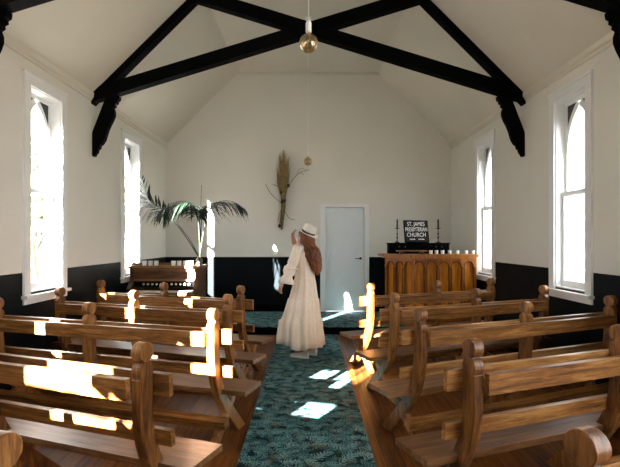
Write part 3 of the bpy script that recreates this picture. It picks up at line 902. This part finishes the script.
# ------------------------------------------------------------------ palm in a vase
def P67(px, py, y):
    return Vector(((px - 308.5) * y / 450, y, EYE - (py - 241) * y / 450))
VY = 6.97
vb = P67(199.3, 262, VY); vb.z = ORG_Z
pv = empty('palm_vase', tuple(vb), label='tall green palm fronds standing in a small dark vase on the organ', cat='plant')
bm = B(); lathe(bm, [(0.034, 0), (0.046, 0.008), (0.055, 0.05), (0.050, 0.085), (0.030, 0.115), (0.026, 0.128), (0.034, 0.142), (0.028, 0.142), (0.020, 0.128), (0.020, 0.05), (0.001, 0.05)], 24)
M['vase'] = plain('speckled_glaze', (0.10, 0.075, 0.045), 0.25, var=0.8, scale=60.0)
obj('vase', bm, M['vase'], pv, smooth=True, auto=0.9)
def frond(stem, rachis, n, length, droop, width=0.024, hang=0.75, fold=0.5, spread=1.0, taper=True, seed=1, outv=None):
    rnd = random.Random(seed)
    sp = [p - vb for p in catmull(stem, 8)]
    rp = [p - vb for p in catmull(rachis, 10)]
    bm = B()
    tube(bm, sp, [0.0095 - 0.003 * i / len(sp) for i in range(len(sp))], 7)
    so = obj('frond_stem', bm, M['stem'], pv, smooth=True)
    bm = B()
    tube(bm, rp, [0.006 - 0.0045 * i / len(rp) for i in range(len(rp))], 6)
    L_ = len(rp) - 1
    for i in range(n):
        u = (i + 0.5) / n
        f = u * L_; k = min(int(f), L_ - 1)
        p = rp[k].lerp(rp[k + 1], f - k)
        d = (rp[min(k + 2, L_)] - rp[max(k - 1, 0)]).normalized()
        side0 = d.cross(Vector((0, 0, 1)))
        if outv is not None: side0 = Vector(outv) - d * d.dot(Vector(outv))
        side0.normalize()
        for s in (-1, 1):
            ln = length * (sin(pi * (0.16 + 0.80 * u)) ** 0.7) * (0.85 + 0.3 * rnd.random())
            dirv = (side0 * s * spread * (1 - 0.35 * min(1, hang)) + d * (0.45 + 0.8 * u) + Vector((0, 0, -hang * (0.55 if s > 0 else 1.0))) + Vector((rnd.uniform(-.12, .12), rnd.uniform(-.12, .12), rnd.uniform(-.12, .12)))).normalized()
            w = width * (0.75 + 0.35 * rnd.random())
            pts = []
            q = p.copy(); dv = dirv.copy()
            S_ = 6
            for j in range(S_ + 1):
                pts.append(q.copy())
                q = q + dv * ln / S_
                dv = (dv + Vector((0, 0, -droop * (0.5 + j * 0.22) * (0.8 + 0.4 * rnd.random())))).normalized()
            wv = dirv.cross(Vector((0, 0, 1)))
            if wv.length < 0.2: wv = Vector((1, 0, 0))
            wv = (wv.normalized() + Vector((0, 0, 0.45 * s))).normalized()
            prev = None
            for j, q in enumerate(pts):
                ww = w * 0.5 * (0.35 + 1.2 * (j / S_)) if j < 2 else w * 0.5 * (1 - ((j - 2) / (S_ - 2)) ** 1.6)
                a = bm.verts.new(q - wv * ww); c = bm.verts.new(q + Vector((0, 0, -ww * 0.25))); b = bm.verts.new(q + wv * ww)
                if prev:
                    bm.faces.new([prev[0], prev[1], c, a]); bm.faces.new([prev[1], prev[2], b, c])
                prev = (a, c, b)
    bmesh.ops.remove_doubles(bm, verts=bm.verts[:], dist=1e-5)
    obj('palm_leaf', bm, M['palm'], so)
base = P67(199.3, 258, VY)
frond([base, P67(186, 237, 6.91), P67(171, 217, 6.86)], [P67(171, 217, 6.86), P67(163, 209, 6.80), P67(152, 203, 6.72), P67(137, 200, 6.62)], 19, 0.48, 0.20, 0.034, seed=3)
frond([base, P67(190, 240, 7.01), P67(174, 219, 7.01)], [P67(174, 219, 7.01), P67(160, 208, 7.01), P67(150, 201, 6.99), P67(146, 192, 6.98), P67(142, 178, 6.97)], 24, 0.23, 0.02, 0.040, hang=0.0, seed=5, spread=0.6, outv=(1, 0.25, 0.0))
frond([base, P67(199.2, 236, 6.95), P67(198, 217, 6.91)], [P67(198, 217, 6.91), P67(194, 206, 6.81), P67(183, 201, 6.69), P67(168, 205, 6.57), P67(158, 213, 6.49)], 24, 0.46, 0.16, 0.044, seed=8)
frond([base, P67(200, 236, 7.01), P67(199, 214, 7.05)], [P67(199, 214, 7.05), P67(196, 206, 7.11), P67(188, 203, 7.19), P67(178, 207, 7.26)], 20, 0.44, 0.16, 0.040, seed=12)
frond([base, P67(202, 240, 6.97), P67(207, 214, 6.95)], [P67(207, 214, 6.95), P67(212, 206, 6.91), P67(222, 201, 6.87), P67(234, 202, 6.83), P67(245, 209, 6.79)], 27, 0.48, 0.16, 0.042, seed=21)
frond([base, P67(200.5, 236, 7.05), P67(202, 212, 7.09)], [P67(202, 212, 7.09), P67(207, 206, 7.15), P67(218, 202, 7.21), P67(230, 203, 7.26)], 18, 0.41, 0.16, 0.038, seed=27)
bm = B(); tube(bm, [p - vb for p in catmull([P67(200, 216, 6.97), P67(201, 200, 6.97), P67(201.5, 185, 6.97)], 6)], 0.0035, 5)
obj('leaf_spear', bm, M['palm'], pv)

# ------------------------------------------------------------------ dried arrangement on the back wall
DYY = 8.70
def PD(px, py, dy=0.0):
    return Vector(((px - 308.5) * DYY / 450, DYY + dy, EYE - (py - 241) * DYY / 450))
d0 = PD(283, 205); d0.y = YB - 0.012
da = empty('dried_arrangement', tuple(d0), label='dried grass and twig bundle hanging on the white back wall', cat='dried flowers')
rnd = random.Random(4)
for part, cnt, wid in (('grass_plume', 120, 1.0), ('grass_plume', 60, 0.55)):
    bm = B()
    for i in range(cnt):
        u = rnd.uniform(-1, 1) * wid
        a = PD(281.8 + u * 1.0, 222 + rnd.uniform(-9, 5), 0.02 + rnd.uniform(-.03, .01))
        m_ = PD(283.2 + u * 2.2, 198, rnd.uniform(-.07, .01))
        t_ = PD(283.6 + u * 6.2 + rnd.uniform(-1, 1), 149 + abs(u) * 7 + rnd.uniform(0, 26), rnd.uniform(-.14, .0))
        w_ = rnd.uniform(0.6, 1.1)
        tube(bm, [p - d0 for p in catmull([a, m_, t_], 4)], [0.0035] * 4 + [0.006 * w_, 0.011 * w_, 0.011 * w_, 0.007 * w_, 0.002], 4, caps=False)
    obj(part, bm, M['straw'], da)
bm = B()
for i in range(22):
    u = rnd.uniform(-1, 1)
    tube(bm, [PD(281.0 + u * 1.9, 229 + rnd.uniform(-4, 1), -0.01) - d0, PD(283 + u * 2.2, 210, -0.03) - d0, PD(284 + u * 2.6, 186 + rnd.uniform(-8, 8), -0.06) - d0], 0.006, 5)
obj('stem_bundle', bm, M['drystem'], da)
def twig(pts, r, mat='twigs'):
    bm = B(); pp = [PD(*p) - d0 for p in pts]
    tube(bm, catmull(pp, 5), r, 5); return obj('twig', bm, M[mat], da)
twig([(284, 196, -.06), (292, 181, -.07), (300, 173, -.05), (309, 170, -.03)], 0.006)
twig([(297, 176, -.06), (299, 170, -.06), (304, 169, -.05)], 0.004)
twig([(300, 173, -.05), (304, 175, -.06)], 0.004)
twig([(281, 203, -.05), (273, 196, -.06), (268, 189, -.05), (266, 184, -.05)], 0.006)
twig([(282, 190, -.05), (277, 186, -.06), (273, 185, -.05)], 0.005, 'twig')
twig([(284, 209, -.05), (289, 218, -.06), (295, 220, -.05)], 0.006)
twig([(282, 208, -.05), (279, 216, -.06), (278, 222, -.05)], 0.005)
twig([(283, 185, -.05), (279, 176, -.06), (278, 171, -.05)], 0.004)
for px, py, r_ in ((288.5, 186, 0.032), (285.5, 188, 0.026), (281.3, 193, 0.03), (282.5, 202, 0.034), (285, 201, 0.026), (279.8, 226, 0.03), (286.5, 182, 0.022)):
    bm = B(); ball(bm, PD(px, py, -0.07) - d0, (r_, r_ * 0.8, r_ * 1.2), 10, 7)
    obj('seed_pod', bm, M['twig'], da, smooth=True)

# ------------------------------------------------------------------ pendant bulbs
def amber():
    n = NT('amber_glass'); n.t.nodes.remove(n.b)
    out = [x for x in n.t.nodes if x.type == 'OUTPUT_MATERIAL'][0]
    tr = n.n('ShaderNodeBsdfTransparent'); tr.inputs[0].default_value = (0.78, 0.68, 0.45, 1)
    gl = n.n('ShaderNodeBsdfGlossy'); gl.inputs['Roughness'].default_value = 0.05; gl.inputs[0].default_value = (1.0, 0.92, 0.74, 1)
    lw = n.n('ShaderNodeLayerWeight'); lw.inputs[0].default_value = 0.5
    mx = n.n('ShaderNodeMixShader')
    n.l(n.math('ADD', n.math('MULTIPLY', n.math('POWER', lw.outputs['Facing'], 2.0), 0.55), 0.16), mx.inputs[0])
    n.l(tr.outputs[0], mx.inputs[1]); n.l(gl.outputs[0], mx.inputs[2]); n.l(mx.outputs[0], out.inputs[0])
    return n.m
M['amber'] = amber()
M['filament'] = plain('filament_gold', (0.35, 0.20, 0.06), 0.3, metal=0.8)
def pendant(x, y, zc, r, label):
    root = empty('pendant_bulb', (x, y, FLAT), label=label, cat='pendant lamp', group='amber globe bulbs on white cords')
    def Z(z): return z - FLAT
    bm = B(); tube(bm, [(0, 0, 0), (0, 0, Z(zc + r + 0.09))], 0.0035, 8); obj('cord', bm, M['white'], root, smooth=True)
    bm = B(); lathe(bm, [(0.045, 0.0), (0.043, -0.02), (0.012, -0.028)], 20); obj('ceiling_rose', bm, M['white'], root, smooth=True, auto=0.6)
    bm = B(); lathe(bm, [(0.008, 0.092), (0.015, 0.088), (0.019, 0.078), (0.0195, 0.020), (0.017, 0.014)], 18, Matrix.Translation((0, 0, Z(zc + r * 0.93)))); obj('socket', bm, M['white'], root, smooth=True, auto=0.6)
    bm = B()
    prof = [(0.013, r + 0.012), (0.014, r + 0.002), (r * 0.36, r * 0.92)]
    for k in range(1, 16):
        t = 0.42 + (pi - 0.42) * k / 15
        prof.append((max(0.0015, r * sin(t)), r * cos(t)))
    lathe(bm, prof, 28, Matrix.Translation((0, 0, Z(zc))))
    gl = obj('glass_globe', bm, M['amber'], root, smooth=True)
    bm = B()
    tube(bm, [(0, 0, Z(zc + r * 0.95)), (0, 0, Z(zc + r * 0.1))], 0.006, 8)
    for k in range(8):
        a = 2 * pi * k / 8
        tube(bm, [(0.010 * cos(a), 0.010 * sin(a), Z(zc + r * 0.3)), (r * 0.45 * cos(a), r * 0.45 * sin(a), Z(zc - r * 0.1)), (r * 0.2 * cos(a + .5), r * 0.2 * sin(a + .5), Z(zc - r * 0.55))], 0.0022, 5)
    obj('filament', bm, M['filament'], gl, smooth=True)
pendant(0.0 + (308.6 - 308.5) * 3.0 / 450, 3.0, EYE + 197.5 * 3.0 / 450, 0.0625, 'large amber globe bulb hanging on its white cord before the black truss')
pendant((308 - 308.5) * 6.6 / 450, 6.6, EYE + 79.5 * 6.6 / 450, 0.0625, 'small distant amber globe bulb above the woman, hanging on a thin cord')

# ------------------------------------------------------------------ woman
WY = 5.82
def PW(px, py, dy=0.0):
    return Vector(((px - 308.5) * WY / 450, dy, EYE - (py - 241) * WY / 450))
M['skin'] = plain('skin', (0.50, 0.25, 0.155), 0.5, var=0.05)
M['hair'] = wood('auburn_hair', (0.020, 0.005, 0.002), (0.11, 0.028, 0.008), (0.30, 0.10, 0.030), along=(30, 30, 3), scale=2.2, rough=(0.4, 0.55))
M['dress'] = plain('cream_linen', (0.80, 0.68, 0.57), 0.85, var=0.05, scale=30)
M['hat'] = plain('cream_felt', (0.74, 0.70, 0.62), 0.85, var=0.03)
M['band'] = plain('dark_band', (0.03, 0.02, 0.018), 0.7)
M['shoe'] = plain('white_canvas', (0.74, 0.70, 0.68), 0.6, var=0.03)
fw = Vector((-0.86, 0.51, 0)).normalized(); bk = -fw
lf = Vector((-fw.y, fw.x, 0)); rt = -lf          # her left (towards the camera), her right
def caps(bm, pts, rads, seg=12):
    tube(bm, pts, rads, seg)
    for p, r in zip(pts, rads): ball(bm, p, r, 12, 8)
HC = PW(304.6, 237.2)
pitch = Matrix.Rotation(radians(16), 4, lf)      # tips the head back
if (pitch @ fw).z < 0: pitch = Matrix.Rotation(radians(-16), 4, lf)
HM = Matrix.Translation(HC) @ pitch.to_4x4() @ Matrix(((fw.x, lf.x, 0, 0), (fw.y, lf.y, 0, 0), (0, 0, 1, 0), (0, 0, 0, 1)))   # local x forward, y left, z up
bm = B()
ball(bm, Vector((-0.012, 0, 0.022)), (0.092, 0.073, 0.092), 20, 14, HM)         # skull
ball(bm, Vector((0.022, 0, -0.035)), (0.062, 0.054, 0.075), 18, 12, HM)         # face
ball(bm, Vector((0.060, 0, -0.088)), (0.022, 0.022, 0.018), 12, 8, HM)          # chin
ball(bm, Vector((0.086, 0, -0.018)), (0.017, 0.011, 0.024), 12, 8, HM)          # nose
ball(bm, Vector((0.095, 0, -0.030)), (0.012, 0.013, 0.010), 10, 8, HM)
ball(bm, Vector((0.076, 0, -0.056)), (0.014, 0.020, 0.006), 10, 8, HM); ball(bm, Vector((0.074, 0, -0.066)), (0.014, 0.018, 0.007), 10, 8, HM)   # lips
for s in (-1, 1):
    ball(bm, Vector((0.050, s * 0.034, -0.030)), (0.022, 0.018, 0.02), 10, 8, HM)   # cheeks
    ball(bm, Vector((-0.005, s * 0.073, -0.012)), (0.018, 0.008, 0.030), 10, 8, HM) # ears
    ball(bm, Vector((0.066, s * 0.028, 0.016)), (0.016, 0.020, 0.007), 10, 8, HM)   # brows
NB = Vector((HC.x + 0.012, 0, 1.40))
caps(bm, [HC + Vector((0.0, 0, -0.05)), NB + Vector((-0.01, 0, 0.03)), NB + Vector((0, 0, -0.03))], [0.050, 0.050, 0.060])
ctr = Vector((-0.055, 0, 0))
for z, a, b in ((1.32, 0.15, 0.085), (1.20, 0.135, 0.085), (1.08, 0.115, 0.08), (0.97, 0.14, 0.095), (0.88, 0.155, 0.105)):
    T_ = Matrix.Translation(ctr + Vector((0, 0, z))) @ Matrix(((fw.x, lf.x, 0, 0), (fw.y, lf.y, 0, 0), (0, 0, 1, 0), (0, 0, 0, 1)))
    ball(bm, Vector((0, 0, 0)), (b, a, 0.11), 16, 10, T_)
SL = ctr + lf * 0.16 + Vector((0, 0, 1.375)); EL = PW(291.5, 268, -0.19); WL = PW(283.6, 281.5, -0.20)
SR = ctr + rt * 0.15 + Vector((0, 0, 1.385)); ER = PW(294.6, 248.5, 0.27); WR = PW(292.6, 238.0, 0.17)
caps(bm, [SL, SL.lerp(EL, .5), EL, EL.lerp(WL, .35), WL], [0.052, 0.044, 0.038, 0.036, 0.025])
caps(bm, [SR, SR.lerp(ER, .5), ER, ER.lerp(WR, .35), WR], [0.052, 0.044, 0.038, 0.036, 0.025])
def hand(bm, wrist, d, palm_n, thumb_side, curl, spread=0.12):
    d = d.normalized(); palm_n = (palm_n - d * palm_n.dot(d)).normalized(); sd = d.cross(palm_n).normalized()
    if sd.dot(thumb_side) < 0: sd = -sd
    T_ = Matrix.Translation(wrist + d * 0.045) @ Matrix(((d.x, sd.x, palm_n.x, 0), (d.y, sd.y, palm_n.y, 0), (d.z, sd.z, palm_n.z, 0), (0, 0, 0, 1)))
    ball(bm, Vector((0.0, 0, 0)), (0.050, 0.038, 0.014), 14, 10, T_)
    for k, (off, ln) in enumerate(((0.030, 0.070), (0.010, 0.080), (-0.010, 0.075), (-0.029, 0.058))):
        p = Vector((0.036, off, 0)); ang = 0.0; pts = [Vector((0.0, off * 0.7, 0)), p]
        for j in range(3):
            ang += curl * (0.5 + 0.3 * j)
            p = p + Vector((cos(ang), spread * off / 0.03 * 0.6, sin(ang))) * ln * (0.42, 0.32, 0.26)[j]
            pts.append(p)
        caps(bm, [T_ @ q for q in pts], [0.010, 0.0095, 0.0085, 0.008, 0.007], 8)
    pts = [Vector((-0.020, 0.022, 0.004)), Vector((0.004, 0.050, 0.012)), Vector((0.028, 0.062, 0.022)), Vector((0.046, 0.064, 0.032))]
    caps(bm, [T_ @ q for q in pts], [0.013, 0.011, 0.0095, 0.008], 8)
hand(bm, WL, PW(280, 290.5, -0.19) - WL, rt * 0.8 + bk * 0.4, fw, 0.45)
hand(bm, WR, PW(292.6, 229.5, 0.06) - WR, bk + lf * 0.2, lf, 0.55)
AL_ = Vector((-0.075, -0.075, 0)); AR_ = Vector((0.035, 0.085, 0))
HLg = ctr + lf * 0.08 + Vector((0, 0, 0.86)); HRg = ctr + rt * 0.08 + Vector((0, 0, 0.86))
for h_, a_ in ((HLg, AL_), (HRg, AR_)):
    kn = h_.lerp(a_, 0.5) + fw * 0.02; kn.z = 0.47
    caps(bm, [h_, kn, kn.lerp(a_, .4) + bk * 0.015, Vector((a_.x, a_.y, 0.09))], [0.080, 0.055, 0.050, 0.033])
    caps(bm, [Vector((a_.x, a_.y, 0.06)), Vector((a_.x, a_.y, 0.05)) + fw * 0.10], [0.034, 0.026])
wo = obj('person', bm, M['skin'], None, smooth=True)
wo.location = (0.0, WY, 0.010)
rm = wo.modifiers.new('remesh', 'REMESH'); rm.mode = 'VOXEL'; rm.voxel_size = 0.005; rm.use_smooth_shade = True
sm = wo.modifiers.new('smooth', 'SMOOTH'); sm.factor = 0.5; sm.iterations = 3
tag(wo, 'woman in a long cream dress and hat standing in the aisle with one hand raised', 'person')
for s in (-1, 1):
    bm = B(); ball(bm, Vector((0.070, s * 0.029, 0.000)), (0.009, 0.012, 0.008), 10, 8, HM)
    obj('eye', bm, M['band'], wo, smooth=True)
# dress
SEG = 144
def loft(bm, rings, seg=SEG, cap=(False, False)):
    prev = None
    for R_ in rings:
        vs = [bm.verts.new(p) for p in R_]
        if prev:
            for k in range(seg): bm.faces.new([prev[k], prev[(k + 1) % seg], vs[(k + 1) % seg], vs[k]])
        elif cap[0]: bm.faces.new(vs[::-1])
        prev = vs
    if cap[1]: bm.faces.new(prev)
    return bm
prof = [(1.425, -0.052, 0.060, 0.060, 0), (1.405, -0.053, 0.105, 0.085, 0), (1.375, -0.055, 0.150, 0.155, 0), (1.33, -0.056, 0.140, 0.165, .1), (1.22, -0.055, 0.122, 0.150, .2), (1.10, -0.050, 0.122, 0.145, .35),
        (1.02, -0.048, 0.130, 0.150, .4), (0.94, -0.052, 0.148, 0.165, .5), (0.85, -0.058, 0.166, 0.18, .6), (0.75, -0.064, 0.186, 0.20, .7), (0.745, -0.064, 0.196, 0.21, 1.1), (0.60, -0.078, 0.222, 0.235, 1.0),
        (0.49, -0.090, 0.248, 0.255, 0.9), (0.484, -0.090, 0.262, 0.268, 1.5), (0.36, -0.100, 0.270, 0.28, 1.3), (0.24, -0.100, 0.280, 0.29, 1.4), (0.15, -0.100, 0.284, 0.295, 1.5)]
bm = B(); rings = []
for (z, cx, rx, ry, pl_) in prof:
    R_ = []
    for k in range(SEG):
        th = 2 * pi * k / SEG
        f = 1 + 0.050 * pl_ * sin(13 * th + 2.0 * z) + 0.040 * pl_ * sin(7 * th + 5 * z + 1.3) + 0.022 * pl_ * sin(22 * th + 3 * z)
        zz = z
        if z < 0.5:
            zz = z + (0.5 - z) / 0.35 * (0.055 * max(0, -cos(th)) ** 1.5 + 0.012 * sin(5 * th))
        R_.append(Vector((cx + rx * f * cos(th), ry * f * sin(th), zz)))
    rings.append(R_)
loft(bm, rings)
dr = obj('dress', bm, M['dress'], wo, smooth=True)
so_ = dr.modifiers.new('solid', 'SOLIDIFY'); so_.thickness = 0.004
def sleeve(pts, name='sleeve'):
    bm = B(); rings = []
    P_ = [Vector(p) for p, r, w_ in pts]
    for i, (p, r, w_) in enumerate(pts):
        d = P_[min(i + 1, len(P_) - 1)] - P_[max(i - 1, 0)]
        if d.length < 1e-6: d = Vector((0, 0, -1))
        a, b = frame_of(d)
        rings.append([Vector(p) + (a * cos(2 * pi * k / 40) + b * sin(2 * pi * k / 40)) * r * (1 + w_ * sin(9 * 2 * pi * k / 40) * 0.07) for k in range(40)])
    loft(bm, rings, 40)
    o = obj(name, bm, M['dress'], dr, smooth=True)
    s_ = o.modifiers.new('solid', 'SOLIDIFY'); s_.thickness = 0.003
    return o
e1 = EL + Vector((0.004, 0, 0.015))
sleeve([(SL + (ctr + Vector((0, 0, 1.37)) - SL) * 0.45, 0.085, 0), (SL, 0.072, 0), (SL.lerp(e1, .5), 0.066, .2), (SL.lerp(e1, .85), 0.066, .4), (e1, 0.080, 1.0), (e1 + Vector((0, 0, -0.035)), 0.092, 1.6)])
sleeve([(SL.lerp(e1, .9), 0.058, .3), (e1, 0.066, .5), (EL.lerp(WL, .35) + Vector((0.008, 0, 0)), 0.074, 0.9), (EL.lerp(WL, .8) + Vector((0.03, 0, 0)), 0.088, 0.8), (EL.lerp(WL, 1.1) + Vector((0.052, 0, 0)), 0.098, 0.9)], 'sleeve_ruffle')
sleeve([(SR + (ctr + Vector((0, 0, 1.37)) - SR) * 0.5, 0.085, 0), (SR, 0.070, 0), (SR.lerp(ER, .5), 0.066, .2), (SR.lerp(ER, .9), 0.072, .8), (ER + Vector((-0.01, 0, -0.02)), 0.085, 1.4)])
# hair: a cap on the skull and a long wavy fall down her back
bm = B(); rings = []
fall = [(HC + bk * 0.00 + Vector((0, 0, 0.075)), 0.060, 0.060), (HC + bk * 0.014 + Vector((0, 0, 0.045)), 0.090, 0.090), (HC + bk * 0.028 + Vector((0, 0, -0.005)), 0.092, 0.092), (HC + bk * 0.045 + Vector((0, 0, -0.065)), 0.082, 0.096),
        (HC + bk * 0.072 + Vector((0, 0, -0.14)), 0.070, 0.105), (PW(311.4, 250, -0.065), 0.072, 0.125), (PW(313.4, 257, -0.080), 0.070, 0.128), (PW(314.8, 263, -0.085), 0.060, 0.108), (PW(316.2, 268, -0.085), 0.048, 0.086), (PW(317.4, 272, -0.080), 0.028, 0.052), (PW(317.4, 275, -0.078), 0.008, 0.014)]
cf = catmull([p for p, a, b in fall], 4); n_ = len(cf)
for i, p in enumerate(cf):
    f = i / (n_ - 1) * (len(fall) - 1); k0 = min(int(f), len(fall) - 2); t = f - k0
    a = fall[k0][1] * (1 - t) + fall[k0 + 1][1] * t; b = fall[k0][2] * (1 - t) + fall[k0 + 1][2] * t
    ring = []
    for k in range(64):
        th = 2 * pi * k / 64
        amp = min(1, max(0, (f - 2) / 2))
        w_ = 1 + amp * (0.11 * sin(11 * th + 1.6 * f) + 0.07 * sin(19 * th - 2.3 * f) + 0.06 * sin(5 * th + 2.6 * f)) + 0.02 * sin(31 * th + f)
        ring.append(p + (bk * cos(th) * a + lf * sin(th) * b) * w_ + Vector((0, 0, 0.012 * amp * sin(7 * th))))
    rings.append(ring)
loft(bm, rings, 64, (True, True))
hr = obj('hair', bm, M['hair'], wo, smooth=True)
rnd = random.Random(9)
bm = B()
for i in range(60):
    th = rnd.uniform(-2.2, 2.2); st = rnd.uniform(1.5, 4); pts = []
    ph = rnd.uniform(0, 6)
    for j in range(9):
        f = st + (10 - st) * j / 8 * rnd.uniform(0.92, 1.0)
        f = min(f, len(fall) - 1.01); k0 = int(f); t = f - k0
        p = fall[k0][0].lerp(fall[k0 + 1][0], t); a = fall[k0][1] * (1 - t) + fall[k0 + 1][1] * t; b = fall[k0][2] * (1 - t) + fall[k0 + 1][2] * t
        pts.append(p + bk * cos(th) * a * 1.03 + lf * sin(th + 0.22 * sin(f * 2.1 + ph)) * b * 1.03)
    tube(bm, catmull(pts, 3), 0.0075, 5)
obj('hair_strands', bm, M['hair'], hr, smooth=True)
# hat
ax = (pitch @ (bk * 0.20 + Vector((0, 0, 1)))).normalized()
c0 = PW(308.0, 234.0)
xa = (fw - ax * fw.dot(ax)).normalized(); ya = ax.cross(xa)
HT = Matrix.Translation(c0) @ Matrix(((xa.x, ya.x, ax.x, 0), (xa.y, ya.y, ax.y, 0), (xa.z, ya.z, ax.z, 0), (0, 0, 0, 1)))
bm = B()
lathe(bm, [(0.088, -0.012), (0.100, 0.0), (0.140, -0.006), (0.142, -0.003), (0.140, 0.001), (0.101, 0.006), (0.093, 0.012), (0.090, 0.045), (0.087, 0.085), (0.080, 0.108), (0.066, 0.118), (0.040, 0.112), (0.003, 0.106)], 40, HT)
for v in bm.verts:
    q = HT.inverted() @ v.co
    if q.z > 0.06:
        q.z -= 0.022 * math.exp(-(q.y / 0.02) ** 2) * (1 if q.z > 0.1 else 0); q.y *= 1 - 0.12 * max(0, q.x) / 0.09
    r_ = sqrt(q.x ** 2 + q.y ** 2)
    if r_ > 0.11: q.z += 0.012 * abs(q.y) / 0.14
    v.co = HT @ q
ht = obj('hat', bm, M['hat'], wo, smooth=True); ht['label'] = 'cream brimmed hat with a dark band'
bm = B(); lathe(bm, [(0.0945, 0.010), (0.0925, 0.032)], 40, HT, caps=False)
o = obj('hat_band', bm, M['band'], ht, smooth=True); s_ = o.modifiers.new('solid', 'SOLIDIFY'); s_.thickness = 0.004
# sneakers
def shoe(c, d):
    d = d.normalized(); sd = Vector((-d.y, d.x, 0))
    T_ = Matrix.Translation(c) @ Matrix(((d.x, sd.x, 0, 0), (d.y, sd.y, 0, 0), (0, 0, 1, 0), (0, 0, 0, 1)))
    bm = B(); rings = []
    for (x, w_, h_, z0) in ((-0.075, 0.020, 0.055, 0.02), (-0.068, 0.031, 0.082, 0.018), (-0.045, 0.036, 0.090, 0.018), (0.0, 0.037, 0.085, 0.018), (0.05, 0.040, 0.068, 0.018), (0.10, 0.044, 0.052, 0.018), (0.145, 0.040, 0.044, 0.018), (0.172, 0.026, 0.034, 0.018), (0.180, 0.010, 0.026, 0.02)):
        rings.append([T_ @ Vector((x, w_ * cos(2 * pi * k / 20) , z0 + (h_ - z0) * max(0.0, (0.5 + 0.5 * sin(2 * pi * k / 20))) ** 0.8)) for k in range(20)])
    loft(bm, rings, 20, (True, True))
    o = obj('sneaker', bm, M['shoe'], wo, smooth=True)
    bm = B(); outl = []
    for k in range(28):
        t = 2 * pi * k / 28
        outl.append((0.053 + 0.132 * cos(t), (0.042 + 0.004 * cos(t)) * (1 if abs(cos(t)) < 0.8 else 1) * sin(t)))
    prism(bm, outl, 0.0, 0.022, 'z', T_)
    obj('sole', bm, M['white'], o, bevel=0.004)
shoe(AL_ + bk * 0.01, fw + Vector((-0.3, 0, 0)))
shoe(AR_ + bk * 0.01, fw)

# ------------------------------------------------------------------ outside: trees and a paddock fence
def tree(x, y, h, r, label, group, seed, mat='leafo'):
    rnd = random.Random(seed)
    root = empty('tree', (x, y, -0.42), label=label, cat='tree', group=group)
    bm = B(); tube(bm, [(0, 0, 0), (rnd.uniform(-.2, .2), 0, h * 0.35), (rnd.uniform(-.3, .3), rnd.uniform(-.3, .3), h * 0.75)], [0.16 * h / 5, 0.12 * h / 5, 0.05 * h / 5], 8)
    for k in range(5):
        a = rnd.uniform(0, 6.28)
        tube(bm, [(0, 0, h * (0.3 + 0.08 * k)), (r * 0.6 * cos(a), r * 0.6 * sin(a), h * (0.5 + 0.08 * k))], [0.05 * h / 5, 0.02 * h / 5], 6)
    obj('trunk', bm, M['bark'], root)
    bm = B()
    blobs = [(Vector((rnd.gauss(0, r * 0.42), rnd.gauss(0, r * 0.42), h * rnd.uniform(0.42, 0.9))), r * rnd.uniform(0.35, 0.6)) for _ in range(14)]
    for i in range(2600):
        c, rr = rnd.choice(blobs)
        d = Vector((rnd.gauss(0, 1), rnd.gauss(0, 1), rnd.gauss(0, 1))).normalized()
        p = c + d * rr * rnd.uniform(0.6, 1.05)
        a = Vector((rnd.gauss(0, 1), rnd.gauss(0, 1), rnd.gauss(0, 1))).normalized(); b = a.cross(d).normalized()
        s_ = rnd.uniform(0.09, 0.17) * h / 5
        bm.faces.new([bm.verts.new(p - a * s_), bm.verts.new(p - b * s_ * 0.5), bm.verts.new(p + a * s_), bm.verts.new(p + b * s_ * 0.5)])
    obj('foliage', bm, M[mat], root)
tree(-8.6, 14.2, 5.2, 1.6, 'pale leafy tree outside the near left window', 'trees outside the left windows', 1)
tree(-12.5, 19.5, 6.0, 2.0, 'taller pale tree beyond, between the two left windows', 'trees outside the left windows', 2)
tree(-9.2, 23.5, 5.5, 1.7, 'pale leafy tree outside the rear left window', 'trees outside the left windows', 3)
tree(26.0, 44.5, 3.6, 2.2, 'small far tree low in the near right window', 'far trees outside the right windows', 4)
tree(33.5, 49.0, 3.2, 2.0, 'rightmost far tree low in the near right window', 'far trees outside the right windows', 6)
tree(13.5, 35.5, 4.6, 1.9, 'tall far tree low in the rear right window', 'far trees outside the right windows', 5)
fe = empty('paddock_fence', (14.0, 0, -0.42), label='pale post and rail fence seen low through the near right window', cat='fence')
M['fence'] = plain('weathered_fence', (0.55, 0.53, 0.50), 0.8)
for z in (0.45, 0.8, 1.15):
    bm = B(); box(bm, -0.02, 0.02, 10, 31, z - 0.06, z + 0.06); obj('rail', bm, M['fence'], fe)
for y in range(10, 32, 3):
    bm = B(); box(bm, -0.06, 0.06, y - 0.06, y + 0.06, -0.05, 1.35); obj('post', bm, M['fence'], fe)
